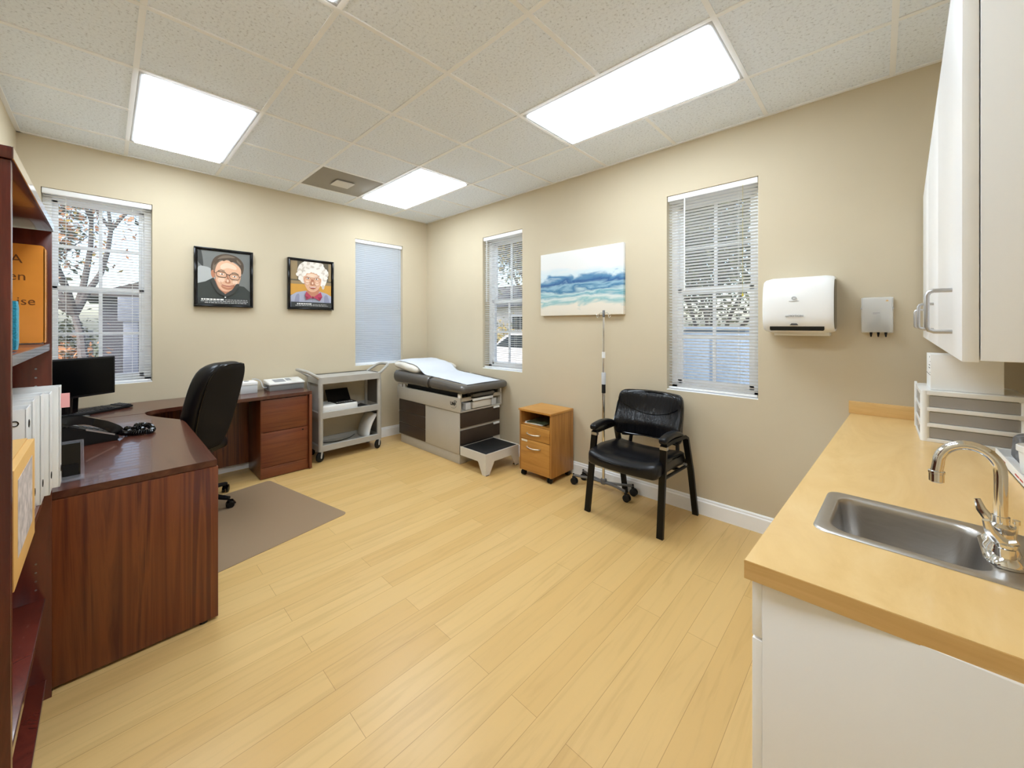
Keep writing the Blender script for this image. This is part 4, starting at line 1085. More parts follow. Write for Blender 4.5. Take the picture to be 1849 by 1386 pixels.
def woman(put, ell, line):
    put([(0, 0), (1, 0), (1, 1), (0, 1)], 'p_darkbg', False); put([(0, .6), (.16, .6), (.16, 1), (0, 1)], 'p_brownbg', False); put([(.93, .6), (1, .6), (1, 1), (.93, 1)], 'p_brownbg', False)
    put([(0, .26), (1, .26), (1, .50), (0, .50)], 'p_ochre', False); put([(0, .50), (1, .50), (1, .57), (0, .57)], 'p_brownbg', False)
    put([(-.0, .0), (.0, .24), (.14, .32), (.36, .36), (.5, .3), (.7, .36), (.88, .32), (1, .26), (1, .0)], 'p_lav', False)
    put([(.08, .0), (.12, .24), (.2, .28), (.2, .1), (.16, .0)], 'p_lavdark'); put([(.84, .0), (.82, .24), (.9, .28), (.96, .1), (.94, .0)], 'p_lavdark')
    put([(.42, .40), (.40, .28), (.52, .22), (.66, .29), (.68, .42)], 'p_skinshade')
    put([(.18, .66), (.16, .80), (.22, .93), (.36, 1.0), (.56, 1.0), (.74, .97), (.86, .86), (.90, .70), (.86, .54), (.78, .44), (.70, .5), (.36, .52), (.26, .54)], 'p_whitehair')
    put([(.22, .66), (.24, .8), (.34, .9), (.3, .78), (.28, .66)], 'p_hairshade'); put([(.80, .60), (.84, .74), (.76, .88), (.78, .74)], 'p_hairshade'); ell(.79, .46, .035, .05, 'p_hairshade')
    put([(.30, .64), (.34, .74), (.50, .78), (.66, .75), (.74, .66), (.73, .52), (.66, .40), (.54, .34), (.42, .37), (.34, .48)], 'p_skin')
    rr_ = random.Random(4)
    for k in range(26):
        t_ = R(-20 + 220 * k / 25); q_ = rr_.uniform(.9, 1.06); ell(.53 + .345 * q_ * math.cos(t_), .72 + .27 * q_ * math.sin(t_), .055, .042, 'p_whitehair' if k % 3 else 'p_hairshade', rr_.uniform(0, 90))
    for cx_, cy_ in ((.31, .72), (.36, .78), (.44, .80), (.53, .81), (.61, .795), (.69, .76), (.745, .70)): ell(cx_, cy_, .06, .045, 'p_whitehair', rr_.uniform(0, 60))
    for cx_, cy_ in ((.40, .86), (.52, .9), (.66, .87), (.30, .80), (.78, .78)): ell(cx_, cy_, .05, .018, 'p_hairshade', rr_.uniform(-40, 40))
    put([(.38, .70), (.5, .74), (.64, .71), (.6, .66), (.44, .66)], 'p_skinlight'); ell(.39, .54, .05, .045, 'p_skinlight'); ell(.63, .53, .05, .045, 'p_skinlight')
    line([(.35, .675), (.41, .69), (.47, .672)], .012, 'p_hairshade'); line([(.56, .67), (.63, .688), (.69, .668)], .012, 'p_hairshade')
    ell(.41, .633, .036, .015, 'p_white'); ell(.415, .635, .015, .015, 'p_line'); ell(.625, .63, .036, .015, 'p_white'); ell(.62, .632, .015, .015, 'p_line')
    put([(.50, .62), (.48, .53), (.47, .50), (.52, .485), (.57, .5), (.56, .53), (.54, .6)], 'p_skinshade'); ell(.52, .535, .022, .028, 'p_skinlight')
    put([(.44, .445), (.5, .455), (.58, .452), (.62, .45), (.57, .415), (.5, .412)], 'p_lip'); line([(.46, .443), (.53, .446), (.6, .446)], .010, 'p_white')
    for cx in (.40, .63): line([(cx + .085 * math.cos(t), .600 + .062 * math.sin(t)) for t in [2 * PI * k / 24 for k in range(25)]], .008, 'p_skinshade')
    line([(.485, .605), (.515, .615), (.545, .605)], .008, 'p_skinshade')
    put([(.50, .225), (.36, .345), (.33, .25), (.36, .16), (.46, .20)], 'p_bow', False); put([(.54, .225), (.72, .345), (.76, .24), (.70, .15), (.58, .2)], 'p_bow', False)
    put([(.36, .16), (.33, .25), (.42, .22)], 'p_bowdark', False); put([(.70, .15), (.76, .24), (.64, .22)], 'p_bowdark', False); ell(.52, .215, .03, .028, 'p_bowdark'); line([(.52, .19), (.52, .1)], .008, 'p_lavdark')
    caption(put, line, [(.072, .14, .5, .012), (.064, .52, .86, .006), (.036, .1, .9, .007)], 0, .11, 'p_caption')
framed('framed_portrait', 'black framed portrait of a man in glasses and dark shirt', -2.5, -2.047, 1.57, 2.114, man, PM)
framed('framed_portrait', 'black framed portrait of a white-haired woman with a red bow', -1.737, -1.271, 1.568, 2.112, woman, PM)
o = thing('canvas_picture', 'blue and white abstract seascape canvas beside the narrow window', 'painting', (2.045, 0, 1.49))
mb = MB(); mb.box((2.045, -.038, 1.492), (2.945, -.001, 2.1), .003); obj('canvas', mb, 'seascape', o)

# ------------------------------------------------------------------ towel dispenser and holder on the north wall
o = thing('paper_towel_dispenser', 'white rounded paper towel dispenser with dark end on the wall', 'dispenser', (4.15, 0, 1.35))
pr = [(-.004, 1.36), (-.10, 1.352), (-.165, 1.36), (-.205, 1.41), (-.215, 1.50), (-.208, 1.59), (-.185, 1.655), (-.14, 1.69), (-.004, 1.695)]
prs = [(p.x, p.y) for p in spline([(a, b2, 0) for a, b2 in pr], 5)]
mb = MB(); xs = [3.975, 3.985, 4.02, 4.28, 4.312, 4.322]; sc = [.90, .95, 1, 1, .97, .94]
def towel(a, b2):
    i = min(int(a * 5), 4); f = a * 5 - i; x = xs[i] + (xs[i + 1] - xs[i]) * f; k = sc[i] + (sc[i + 1] - sc[i]) * f
    t = b2 * (len(prs) - 1); j = min(int(t), len(prs) - 2); g = t - j; y = prs[j][0] + (prs[j + 1][0] - prs[j][0]) * g; z = prs[j][1] + (prs[j + 1][1] - prs[j][1]) * g
    return (x, y * k, 1.525 + (z - 1.525) * k)
mb.grid(towel, 10, len(prs) - 1)
for a in (0, 1): mb.poly([towel(a, k / (len(prs) - 1)) for k in range(len(prs))])
bd = obj('housing', mb, 'white_plastic', o)
mb = MB(); mb.prism([(p[0] * .88 - .004, 1.525 + (p[1] - 1.525) * .86) for p in prs], 4.3215, 4.3235, 'x'); obj('side_window', mb, 'black_gloss', bd)
mb = MB(); mb.prism([(4.02, 1.366), (4.275, 1.366), (4.28, 1.372), (4.28, 1.391), (4.015, 1.391), (4.015, 1.372)], -.197, -.14, 'y'); obj('towel_slot', mb, 'black_gloss', bd)
mb = MB(); mb.prism([(4.118, 1.398), (4.16, 1.398), (4.152, 1.409), (4.126, 1.409)], -.2105, -.19, 'y'); obj('sensor', mb, 'dark_grey', bd)
mb = MB(); mb.box((4.03, -.15, 1.335), (4.30, -.03, 1.356), .003); obj('lower_tray', mb, 'cream_plastic', o)
mb = MB(); MT = Matrix.Translation((4.14, -.2165, 1.448)) @ Matrix.Rotation(R(90), 4, 'X')
mb.text('enMOTION', .0175, MT, .002); mb.tube([(4.14 + .010 * math.cos(t), -.2165, 1.56 + .008 * math.sin(t)) for t in [2 * PI * k / 20 for k in range(20)]], .0022, 5, closed=True)
mb.box((4.115, -.2165, 1.541), (4.165, -.2135, 1.543)); obj('marking', mb, 'pale_grey_print', bd)
o = thing('wall_mounted_holder', 'small frosted wall holder with three black tips, beside the towel dispenser', 'holder', (4.5, 0, 1.35))
mb = MB(); mb.box((4.433, -.012, 1.354), (4.566, -.001, 1.556), .003); obj('back_plate', mb, 'white_plastic', o)
mb = MB(); mb.box((4.436, -.052, 1.358), (4.562, -.0125, 1.556), .006); cvr = obj('cover', mb, 'frosted', o)
mb = MB(); mb.box((4.431, -.053, 1.49), (4.437, -.02, 1.498)); mb.box((4.561, -.053, 1.49), (4.567, -.02, 1.498)); obj('hinge_clip', mb, 'light_grey', cvr)
mb = MB(); mb.box((4.482, -.0528, 1.466), (4.512, -.052, 1.4685)); mb.box((4.482, -.0528, 1.461), (4.50, -.052, 1.4625)); obj('print', mb, 'mid_grey', cvr)
mb = MB(); mb.prism([(4.534, 1.532), (4.548, 1.532), (4.541, 1.541)], -.0526, -.052, 'y'); obj('orange_mark', mb, 'kraft_card', cvr)
for x, h_ in ((4.475, .055), (4.505, .095), (4.536, .05)):
    mb = MB(); mb.lathe([(0, .006), (.011, .006), (.011, h_), (0, h_)], (x, -.034, 1.36), 14); tb = obj('tube', mb, 'mid_grey', o)
    mb = MB(); mb.lathe([(.0065, .012), (.006, .0), (.003, -.02), (0, -.02)], (x, -.034, 1.352), 12); obj('speculum_tip', mb, 'black_plastic', tb)

# ------------------------------------------------------------------ counter, sink, faucet
CT, CB = .880, .843
SA = -R(2.1)
SO = Vector((4.389, -1.648))
def sk(x, y): return (SO.x + x * math.cos(SA) - y * math.sin(SA), SO.y + x * math.sin(SA) + y * math.cos(SA))
o = thing('countertop', 'maple-patterned countertop with low backsplash and an inset sink', 'countertop', (4.6, -1.0, CB))
NL, NR, FR, FL = (4.294, -2.075), (ex(-2.06), -2.062), (ex(-.001), -.001), (4.388, -.001)
a_, b_, c_, d_ = sk(.012, -.145), sk(.430, -.145), sk(.430, .145), sk(.012, .145)
def lerp_edge(p, q, y): t = (y - p[1]) / (q[1] - p[1]); return (p[0] + (q[0] - p[0]) * t, y)
La, Ld = lerp_edge(NL, FL, a_[1]), lerp_edge(NL, FL, d_[1]); Rb, Rc = (ex(b_[1]), b_[1]), (ex(c_[1]), c_[1])
mb = MB()
for poly in ([NL, NR, Rb, b_, a_, La], [La, a_, d_, Ld], [b_, Rb, Rc, c_], [Ld, d_, c_, Rc, FR, FL]): mb.prism(poly, CB, CT)
obj('worktop', mb, 'maple_counter', o, ang=20)
mb = MB(); e_ = .0006
mb.prism([(NL[0] - .001, NL[1] - .001), (NR[0], NR[1] - .001), (NR[0], NR[1] - .0001), (NL[0], NL[1] - .0001)], CB - .003, CT - .001)
mb.prism([(NL[0] - .001, NL[1] - .001), (NL[0], NL[1]), (FL[0], FL[1]), (FL[0] - .001, FL[1])], CB - .003, CT - .001); obj('edge_band', mb, 'maple_edge', o)
mb = MB(); mb.box((4.378, -.02, CT), (4.98, -.001, CT + .072), .002); obj('side_splash', mb, 'maple_edge', o)
mb = MB(); mb.prism([(ex(-2.06) - .02, -2.06), (ex(-2.06), -2.06), (ex(-.02), -.02), (ex(-.02) - .02, -.02)], CT, CT + .072); obj('back_splash', mb, 'maple_edge', o)
# sink
o = thing('bar_sink', 'small rectangular stainless steel sink set in the maple counter', 'sink', (SO.x, SO.y, CT), SA)
mb = MB()
rings = [(rrect(0, -.158, .452, .158, .032), .0005), (rrect(.002, -.156, .450, .156, .031), .004), (rrect(.006, -.152, .446, .152, .03), .005), (rrect(.026, -.134, .306, .134, .045), .0042), (rrect(.030, -.130, .302, .130, .046), .0025),
         (rrect(.033, -.127, .298, .127, .047), -.004)]
for k in range(1, 9): rings.append((rrect(.033 + .0012 * k, -.127 + .0012 * k, .298 - .0014 * k, .127 - .0012 * k, .047), -.004 - .0105 * k))
for k in range(1, 9):
    t = R(90 * k / 8); d = .045 * (1 - math.cos(t)); rings.append((rrect(.0426 + d, -.1174 + d, .2868 - d, .1174 - d, max(.012, .047 - d * .6)), -.088 - .045 * math.sin(t)))
rings += [(rrect(.12, -.04, .21, .04, .03), -.1345), (rrect(.14, -.02, .18, .02, .019), -.1365)]
prev = None
for pts, z in rings:
    cur = [mb.bm.verts.new((x, y, z)) for x, y in pts]
    if prev:
        for k in range(len(cur)): mb.bm.faces.new([prev[k], prev[(k + 1) % len(cur)], cur[(k + 1) % len(cur)], cur[k]])
    prev = cur
mb.bm.faces.new(prev); mb.keep = True
bmesh.ops.recalc_face_normals(mb.bm, faces=mb.bm.faces)
bs = obj('basin', mb, 'stainless', o, world=False, ang=50)
mb = MB(); mb.lathe([(.0, .003), (.03, .003), (.038, .001), (.04, -.001)], (.16, 0, -.1345), 24); obj('drain', mb, 'chrome', bs, world=False)
# faucet
FX = .318
o = thing('gooseneck_faucet', 'chrome gooseneck faucet with lever handles behind the sink', 'faucet', (*sk(FX, -.005), CT + .005), SA)
mb = MB(); mb.prism(rrect(-.030, -.085, .030, .085, .028), .0, .007, bev=.002); mb.lathe([(.028, .006), (.026, .016), (.020, .026), (.0185, .05), (.021, .054), (.021, .064), (.0135, .07), (.0135, .085), (0, .085)], n=24); obj('base_plate', mb, 'chrome', o, world=False)
RV = .205
sp_ = [(0, 0, .06), (0, 0, .12), (0, 0, RV - .03)] + [(-.047 + .047 * math.cos(R(a)), 0, RV - .025 + .052 * math.sin(R(a))) for a in range(0, 181, 12)][1:] + [(-.097, 0, RV - .047)]
mb = MB(); mb.tube(sp_, .0108, 16); obj('spout', mb, 'chrome', o, world=False)
mb = MB(); mb.lathe([(0, -.026), (.0115, -.026), (.0135, -.024), (.0135, -.006), (.0145, -.005), (.0145, .0), (.011, .002)], (-.097, 0, RV - .045), 20); obj('aerator', mb, 'chrome', o, world=False)
for s in (-1, 1):
    mb = MB(); mb.lathe([(.024, .006), (.022, .012), (.015, .02), (.0135, .038), (.017, .042), (.017, .048), (0, .052)], (0, s * .062, 0), 20)
    mb.tube([(.006, s * .060, .044), (-.010, s * .064, .052), (-.022, s * .07, .070), (-.028, s * .074, .092)], [.010, .011, .009, .006], 10)
    mb.tube([(0, s * .062, .046), (.016, s * .064, .056)], [.009, .006], 10)
    obj('lever_handle', mb, 'chrome', o, world=False)
mb = MB(); mb.tube([(.018, 0, .006), (.022, 0, .075)], .003, 8); mb.lathe([(0, 0), (.006, .002), (.006, .01), (0, .012)], (.022, 0, .072), 10); obj('lift_rod', mb, 'chrome', o, world=False)

# base cabinet under the counter
BA = -math.atan(.0453)
o = thing('base_cabinet', 'white laminate base cabinet under the maple counter', 'cabinet', (4.324, -2.06, 0), BA)
mb = MB(); mb.box((0, 0, .1), (.585, .018, CB - .001), .001); mb.box((0, 2.01, .1), (.585, 2.028, CB - .001)); mb.box((.02, .018, .1), (.585, 2.01, .118)); mb.box((.567, .018, .118), (.585, 2.01, CB - .001)); mb.box((.07, .0, 0), (.585, 2.028, .0995)); mb.box((0, .018, CB - .02), (.02, 2.01, CB - .001))
obj('carcass', mb, 'white_laminate', o, world=False)
for k in range(3):
    y0, y1 = .001 + k * .676, .673 + k * .676
    mb = MB(); mb.box((-.0195, y0, .712), (-.0005, y1, CB - .006), .0015); d = obj('drawer', mb, 'white_laminate', o, world=False)
    mb = MB(); yc = (y0 + y1) / 2; mb.tube([(-.0195, yc - .045, .775), (-.048, yc - .043, .775), (-.052, yc - .035, .775), (-.052, yc + .035, .775), (-.048, yc + .043, .775), (-.0195, yc + .045, .775)], .004, 8); obj('handle', mb, 'satin_aluminium', d, world=False)
    mb = MB(); mb.box((-.0195, y0, .112), (-.0005, y1, .706), .0015); d = obj('door', mb, 'white_laminate', o, world=False)
    mb = MB(); yc = y1 - .05; mb.tube([(-.0195, yc, .56), (-.048, yc, .562), (-.052, yc, .57), (-.052, yc, .64), (-.048, yc, .648), (-.0195, yc, .65)], .004, 8); obj('handle', mb, 'satin_aluminium', d, world=False)
# wall cabinet
UA = -math.atan(.034)
UB, UT = 1.338, 2.085
o = thing('wall_cabinet', 'white laminate wall cabinet with three doors above the sink', 'cabinet', (4.631, -2.05, UB), UA)
D_ = .318
mb = MB(); mb.box((0, 0, 0), (D_, .018, UT - UB), .001); mb.box((0, 2.0, 0), (D_, 2.018, UT - UB)); mb.box((0, .018, 0), (D_, 2.0, .018)); mb.box((0, .018, UT - UB - .018), (D_, 2.0, UT - UB)); mb.box((D_ - .012, .018, .018), (D_, 2.0, UT - UB - .018))
obj('carcass', mb, 'white_laminate', o, world=False)
for k in range(3):
    y0, y1 = .0008 + k * .673, .6705 + k * .673
    mb = MB(); mb.box((-.0205, y0, -.003), (-.0015, y1, UT - UB), .0012); d = obj('door', mb, 'white_laminate', o, world=False)
    yc = (.20, .62, .80)[k] if False else y0 + .19 + .05 * k
    z = .046
    mb = MB(); mb.tube([(-.0205, yc, z), (-.046, yc, z), (-.053, yc, z + .003), (-.056, yc, z + .010), (-.056, yc, z + .075), (-.053, yc, z + .082), (-.046, yc, z + .085), (-.0205, yc, z + .085)], .0042, 10); obj('handle', mb, 'satin_aluminium', d, world=False)

# ------------------------------------------------------------------ things on the counter
o = thing('drawer_tower', 'white plastic drawer tower with smoky drawers on the counter', 'drawer unit', (4.79, -.36, CT), -R(1))
X0, X1, Y0, Y1 = 4.642, 4.95, -.525, -.205
mb = MB()
for z0, z1 in ((.0, .016), (.066, .084), (.136, .154), (.207, .227)):
    mb.prism(rrect(X0, Y0, X1, Y1, .028), CT + z0, CT + z1, bev=.002)
for x, y in ((X0 + .016, Y0 + .016), (X1 - .016, Y0 + .016), (X0 + .016, Y1 - .016), (X1 - .016, Y1 - .016)):
    mb.prism(rrect(x - .0155, y - .0155, x + .0155, y + .0155, .014), CT + .001, CT + .226)
mb.box((X0 - .004, Y1 - .03, CT + .01), (X0 + .006, Y1 - .002, CT + .235), .003)
obj('frame', mb, 'white_plastic', o)
for z0, z1 in ((.017, .065), (.085, .135), (.155, .206)):
    mb = MB(); mb.prism(rrect(X0 + .004, Y0 + .006, X1 - .004, Y1 - .006, .02), CT + z0 + .001, CT + z1 - .002); obj('drawer', mb, 'smoky_plastic', o)
o = thing('carton_box', 'white carton with small black print on top of the plastic drawers', 'box', (4.78, -.39, CT + .2275))
mb = MB(); mb.box((4.676, -.485, CT + .228), (4.884, -.30, CT + .386), .0015); ct = obj('carton', mb, 'offwhite_paper', o)
mb = MB()
for z, y0, y1, h_ in ((.37, -.452, -.445, .008), (.335, -.47, -.42, .0035), (.322, -.47, -.41, .0035), (.352, -.48, -.465, .003), (.303, -.478, -.45, .002), (.292, -.484, -.30, .0025)):
    mb.box((4.6755, y0, CT + z), (4.6762, y1, CT + z + h_))
obj('print', mb, 'ink_dark', ct)
o = thing('document_tray', 'shallow white open box with red lettering at the back of the counter', 'tray', (4.9, -.84, CT))
mb = MB(); Z_ = CT + .001
mb.box((4.842, -1.07, Z_), (4.975, -.62, Z_ + .003)); mb.box((4.842, -1.07, Z_), (4.845, -.62, Z_ + .032)); mb.box((4.972, -1.07, Z_), (4.975, -.62, Z_ + .032)); mb.box((4.842, -1.07, Z_), (4.975, -1.067, Z_ + .032)); mb.box((4.842, -.623, Z_), (4.975, -.62, Z_ + .032)); tr_ = obj('tray', mb, 'offwhite_paper', o)
mb = MB()
for y, l_ in ((-.70, .05), (-.76, .03), (-.93, .05), (-.99, .04)): mb.box((4.8414, y - l_, Z_ + .012), (4.842, y, Z_ + .017))
obj('lettering', mb, 'ink_red', tr_)
o = thing('plastic_tub', 'white plastic tub with a rimmed lid in the shallow open box', 'tub', (4.908, -.86, CT + .0045))
mb = MB(); mb.lathe([(0, 0), (.043, 0), (.049, .088), (0, .088)], (4.908, -.86, CT + .0045), 28); obj('tub', mb, 'offwhite_paper', o)
mb = MB(); mb.lathe([(.0495, .078), (.0535, .079), (.0535, .096), (.05, .099), (.044, .096), (0, .096)], (4.908, -.86, CT + .0045), 28); obj('lid', mb, 'white_plastic', o)
mb = MB()
def bag(x, y, z):
    n = math.sin(x * 70 + z * 40) * .007 + math.sin(y * 90 - z * 60) * .006
    t = (z + .055) / .11
    return (x * (1 - .45 * t) + n, y * (1 - .35 * t) + n * .7, z + .01 * math.sin(x * 50))
mb.soft((4.925, -.675, CT + .064), (.055, .075, .055), .03, 10, bag)
single('plastic_bag', mb, 'bag_grey', 'crumpled grey plastic bag lying by the white plastic drawers', 'bag', ang=25, loc=(4.925, -.675, CT + .01))

# ------------------------------------------------------------------ outdoors
GZ = -.15
mb = MB(); mb.box((-40, -30, GZ - .2), (40, 40, GZ)); struct('ground', mb, 'lawn')
mb = MB(); mb.box((-8.4, -4.6, GZ), (-1.2, 1.5, GZ + .02)); mb.box((-9.2, 2.4, GZ), (6.5, 3.6, GZ + .02)); struct('ground_mulch', mb, 'mulch')
mb = MB(); mb.box((-6, 4.2, GZ), (2.2, 7.6, GZ + .015)); struct('ground_paving', mb, 'paving')
def tree(label, base, h, r, seed, leafmat, nleaf, spread, dens=1.0, split=.38, leafsize=.09, group=None, limbs=5):
    rnd = random.Random(seed)
    o = thing('tree', label, 'tree', (base[0], base[1], GZ), 0, group)
    tm = MB(); tips = []
    B = Vector((base[0], base[1], GZ))
    def limb(p, d, L, r0, lev):
        pts = [p]; q = p.copy(); dd = d.copy(); k = 5
        for i in range(k):
            dd = (dd + Vector((rnd.uniform(-.22, .22), rnd.uniform(-.22, .22), rnd.uniform(-.02, .16)))).normalized()
            q = q + dd * (L / k); pts.append(q.copy())
        tm.tube(pts, [r0 * (1 - .6 * i / k) for i in range(k + 1)], 7 if lev < 2 else 5, caps=False)
        if lev >= 3 or r0 < .006:
            tips.extend(pts[2:]); return
        tips.extend(pts[3:] if lev else [])
        for c in range(3 if lev else limbs):
            t = rnd.randint(2, k) if lev else k
            a = rnd.uniform(0, 2 * PI) if lev else 2 * PI * c / limbs + rnd.uniform(-.3, .3)
            nd = (dd * .7 + Vector((math.cos(a) * spread, math.sin(a) * spread, rnd.uniform(.1, .7)))).normalized()
            limb(pts[t], nd, L * rnd.uniform(.6, .85) if lev else h * (1 - split) * rnd.uniform(.5, .7), r0 * .55, lev + 1)
    limb(B, Vector((rnd.uniform(-.05, .05), rnd.uniform(-.05, .05), 1)), h * split, r, 0)
    obj('trunk', tm, 'bark', o)
    lm = MB(); lm.keep = True
    for i in range(nleaf):
        p = rnd.choice(tips) + Vector((rnd.gauss(0, .22), rnd.gauss(0, .22), rnd.gauss(0, .2))) * dens
        if p.z < GZ + .4: continue
        a = Vector((rnd.gauss(0, 1), rnd.gauss(0, 1), rnd.gauss(0, 1))).normalized(); b2 = a.cross(Vector((rnd.gauss(0, 1), rnd.gauss(0, 1), rnd.gauss(0, 1)))).normalized()
        s = leafsize * rnd.uniform(.6, 1.3); lm.mi = 0 if rnd.random() < .7 else 1
        lm.poly([p - a * s, p - b2 * s * .5, p + a * s, p + b2 * s * .5])
    obj('foliage', lm, leafmat, o)
tree('slim autumn tree with sparse russet leaves close outside the monitor window', (-4.9, -3.2), 5.0, .10, 3, ['leaf_russet', 'leaf_yellow'], 4200, .75, 1.1, group=None, split=.36, leafsize=.05, limbs=6)
tree('autumn tree in front of the white fence, beyond the monitor window', (-9.8, -4.6), 6.0, .14, 11, ['leaf_green', 'leaf_russet'], 6500, .8, 1.5, leafsize=.085, limbs=6, split=.3)
tree('olive green tree by the dark house, beyond the monitor window', (-8.4, -1.0), 6.5, .13, 5, ['leaf_russet', 'leaf_green'], 5000, .8, 1.4, leafsize=.085)
tree('grey green tree outside the narrow window, over the parked car', (-3.9, 6.9), 6.2, .14, 8, ['leaf_green', 'leaf_yellow'], 12000, .8, 1.7, leafsize=.075, split=.42)
tree('dense leafy tree right behind the blue utility box', (2.0, 4.9), 5.0, .08, 21, ['leaf_dark', 'leaf_green'], 30000, .8, 2.0, leafsize=.06, split=.16, limbs=7)
tree('dark bushy tree farthest from the windows, beyond the leafy tree', (-.6, 9.0), 6.8, .13, 31, ['leaf_dark', 'leaf_green'], 9000, .85, 1.9, leafsize=.11, split=.25)
def shrub(label, x, y, h, w, seed, mats, n):
    rnd = random.Random(seed); o = thing('shrub', label, 'shrub', (x, y, GZ), 0, 'low shrubs outside')
    st = MB()
    for k in range(6):
        a = rnd.uniform(0, 2 * PI); st.tube([(x, y, GZ), (x + math.cos(a) * w * .4, y + math.sin(a) * w * .4, GZ + h * .7)], [.02, .008], 5)
    obj('stems', st, 'bark', o); lm = MB(); lm.keep = True
    for i in range(n):
        p = Vector((x + rnd.gauss(0, w * .4), y + rnd.gauss(0, w * .4), GZ + abs(rnd.gauss(h * .5, h * .28))))
        a = Vector((rnd.gauss(0, 1), rnd.gauss(0, 1), rnd.gauss(0, 1))).normalized(); b2 = a.cross(Vector((rnd.gauss(0, 1), rnd.gauss(0, 1), rnd.gauss(0, 1)))).normalized(); q = .06 * rnd.uniform(.6, 1.3)
        lm.mi = 0 if rnd.random() < .6 else 1; lm.poly([p - a * q, p - b2 * q * .5, p + a * q, p + b2 * q * .5])
    obj('foliage', lm, mats, o)
shrub('olive shrub in front of the white fence', -11.4, -4.4, 1.7, 1.3, 2, ['leaf_green', 'leaf_dark'], 3500)
shrub('russet shrub between the slim tree and the dark house', -7.2, -3.7, 1.1, .7, 5, ['leaf_russet', 'leaf_dark'], 2500)
shrub('yellowish shrub under the pale house window', -6.6, 8.0, 1.4, 1.0, 9, ['leaf_yellow', 'leaf_green'], 2500)
# houses
o = thing('house', 'dark grey house with a pale column beyond the monitor window', 'house', (-11, -.6, GZ))
mb = MB(); mb.box((-13.5, -3.1, GZ), (-9, 2.2, 2.1)); obj('walls', mb, 'siding_dark', o)
mb = MB(); mb.prism([(-3.4, 2.1), (2.5, 2.1), (-.45, 3.3)], -13.8, -8.7, 'x'); obj('roof', mb, 'roof_grey', o)
mb = MB(); mb.box((-8.15, -2.77, GZ), (-7.9, -2.53, 1.7), .01); mb.box((-8.2, -2.86, 1.5), (-7.85, -2.46, 2.05), .01); obj('porch_column', mb, 'stucco_column', o)
mb = MB(); mb.box((-9.03, -2.4, .5), (-8.99, -1.7, 1.6)); obj('window', mb, 'car_glass', o)
o = thing('fence', 'white fence far beyond the autumn tree', 'fence', (-12.5, -6, GZ))
mb = MB(); mb.box((-12.6, -9, GZ), (-12.5, -3.3, 1.25)); obj('panels', mb, 'fence_white', o)
for k in range(4):
    mb = MB(); mb.box((-12.5, -8.8 + k * 1.75, GZ), (-12.38, -8.68 + k * 1.75, 1.35)); obj('post', mb, 'fence_white', o)
o = thing('house', 'pale house with a white framed window beyond the narrow window', 'house', (-8, 10, GZ))
mb = MB(); mb.box((-14, 9, GZ), (-4.2, 13, 2.2)); obj('walls', mb, 'siding_pale', o)
mb = MB(); mb.prism([(8.6, 2.2), (13.4, 2.2), (11, 3.4)], -14.3, -3.9, 'x'); obj('roof', mb, 'roof_grey', o)
mb = MB(); mb.box((-6.95, 8.96, 1.15), (-5.9, 9.0, 1.85)); wf = obj('window', mb, 'fence_white', o)
mb = MB(); mb.box((-6.87, 8.94, 1.22), (-6.45, 8.965, 1.78)); mb.box((-6.4, 8.94, 1.22), (-5.98, 8.965, 1.78)); obj('pane', mb, 'car_glass', wf)
o = thing('house', 'grey neighbouring house wall behind the dense tree and utility box', 'house', (6, 6, GZ))
mb = MB(); mb.box((3.35, 4.2, GZ), (9, 8, 2.75)); obj('walls', mb, 'siding_dark', o)
mb = MB(); mb.prism([(3.9, 2.75), (8.3, 2.75), (6.1, 3.9)], 3.1, 9.3, 'x'); obj('roof', mb, 'roof_grey', o)
# parked car
o = thing('car', 'white car parked outside the narrow window', 'car', (-2.2, 5.4, GZ))
prof = [(-4.4, .25), (-4.35, .75), (-3.6, .9), (-2.9, 1.32), (-1.5, 1.38), (-.75, .98), (-.1, .88), (.0, .45), (-.05, .25)]
mb = MB(); mb.prism([(p.x, p.y + GZ) for p in spline([(a, b2, 0) for a, b2 in prof], 4)], 4.6, 6.2, 'y', .03); bd = obj('body', mb, 'car_white', o)
mb = MB(); mb.prism([(-3.4, .97 + GZ), (-2.85, 1.27 + GZ), (-2.2, 1.31 + GZ), (-2.2, .95 + GZ)], 4.59, 6.21, 'y'); mb.prism([(-2.12, .95 + GZ), (-2.12, 1.31 + GZ), (-1.55, 1.30 + GZ), (-.95, .98 + GZ)], 4.59, 6.21, 'y'); obj('side_window', mb, 'car_glass', bd)
for x in (-3.55, -.85):
    for y in (4.68, 6.12):
        mb = MB(); mb.lathe([(0, -.09), (.3, -.09), (.32, -.06), (.32, .06), (.3, .09), (0, .09)], (x, y, GZ + .32), 24, 'y'); w = obj('wheel', mb, 'rubber_black', o)
        mb = MB(); mb.lathe([(0, -.1), (.19, -.095), (.2, .095), (0, .1)], (x, y, GZ + .32), 16, 'y'); obj('hub_cap', mb, 'satin_aluminium', w)
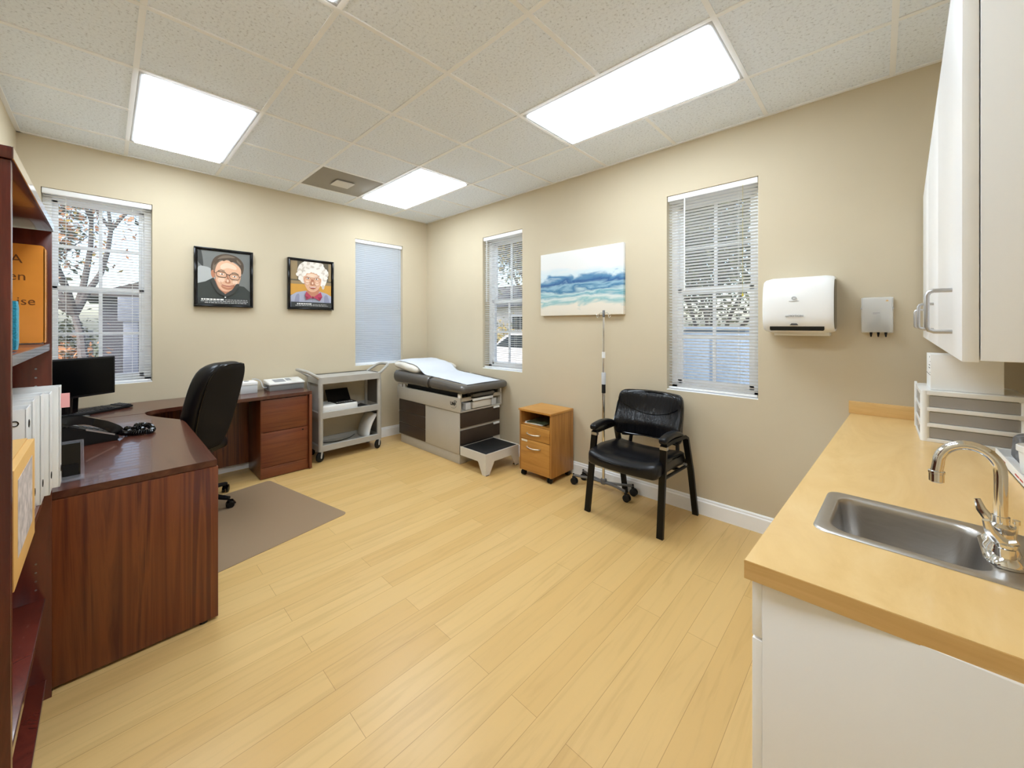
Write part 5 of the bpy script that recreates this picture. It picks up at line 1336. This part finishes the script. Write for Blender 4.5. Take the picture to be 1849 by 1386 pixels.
# utility box
o = thing('utility_box', 'pale blue metal utility box outside the half tilted blind', 'utility box', (2.87, 2.75, GZ))
mb = MB(); mb.box((2.46, 2.5, GZ + .05), (3.29, 3.1, 1.34), .02); mb.box((2.42, 2.46, 1.34), (3.33, 3.14, 1.38), .015); obj('housing', mb, 'utility_blue', o)
mb = MB(); mb.box((2.5, 2.485, .05), (2.86, 2.5, 1.25), .004); mb.box((2.89, 2.485, .05), (3.25, 2.5, 1.25), .004); obj('door', mb, 'utility_blue', o)
mb = MB(); mb.box((2.4, 2.44, GZ), (3.35, 3.16, GZ + .06)); obj('base', mb, 'paving', o)

# ------------------------------------------------------------------ daylight, camera, view
w = bpy.data.worlds.new('sky'); S.world = w; w.use_nodes = True; nt = w.node_tree
sky = N(nt, 'ShaderNodeTexSky'); sky.sky_type = 'NISHITA'; sky.sun_disc = False; sky.sun_elevation = R(42); sky.sun_rotation = R(140); sky.air_density = 1.0; sky.dust_density = 2.5; sky.ozone_density = 1.0
bg = nt.nodes['Background']; nt.links.new(sky.outputs['Color'], bg.inputs['Color']); bg.inputs['Strength'].default_value = .5
sun = bpy.data.lights.new('sun', 'SUN'); sun.energy = 2.0; sun.angle = R(1); sun.color = (1, .94, .85)
so = bpy.data.objects.new('sun', sun); COL.objects.link(so); so.rotation_euler = (R(48), 0, R(35))
cam = bpy.data.cameras.new('camera'); co = bpy.data.objects.new('camera', cam); COL.objects.link(co); S.camera = co
cam.sensor_fit = 'HORIZONTAL'; cam.sensor_width = 36; cam.lens = 36 * 697.62 / 1849; cam.shift_y = -(693 - 587.44) / 1849
cam.clip_start = .05; cam.clip_end = 200
co.location = (4.5094, -3.0474, 1.3966); co.rotation_euler = (R(90), 0, .7602)
S.view_settings.view_transform = 'Standard'; S.view_settings.look = 'None'; S.view_settings.gamma = 1; S.view_settings.use_curve_mapping = False
S.view_settings.exposure = 0.04
S.cycles.max_bounces = 10; S.cycles.diffuse_bounces = 6; S.cycles.transparent_max_bounces = 16; S.cycles.sample_clamp_indirect = 8
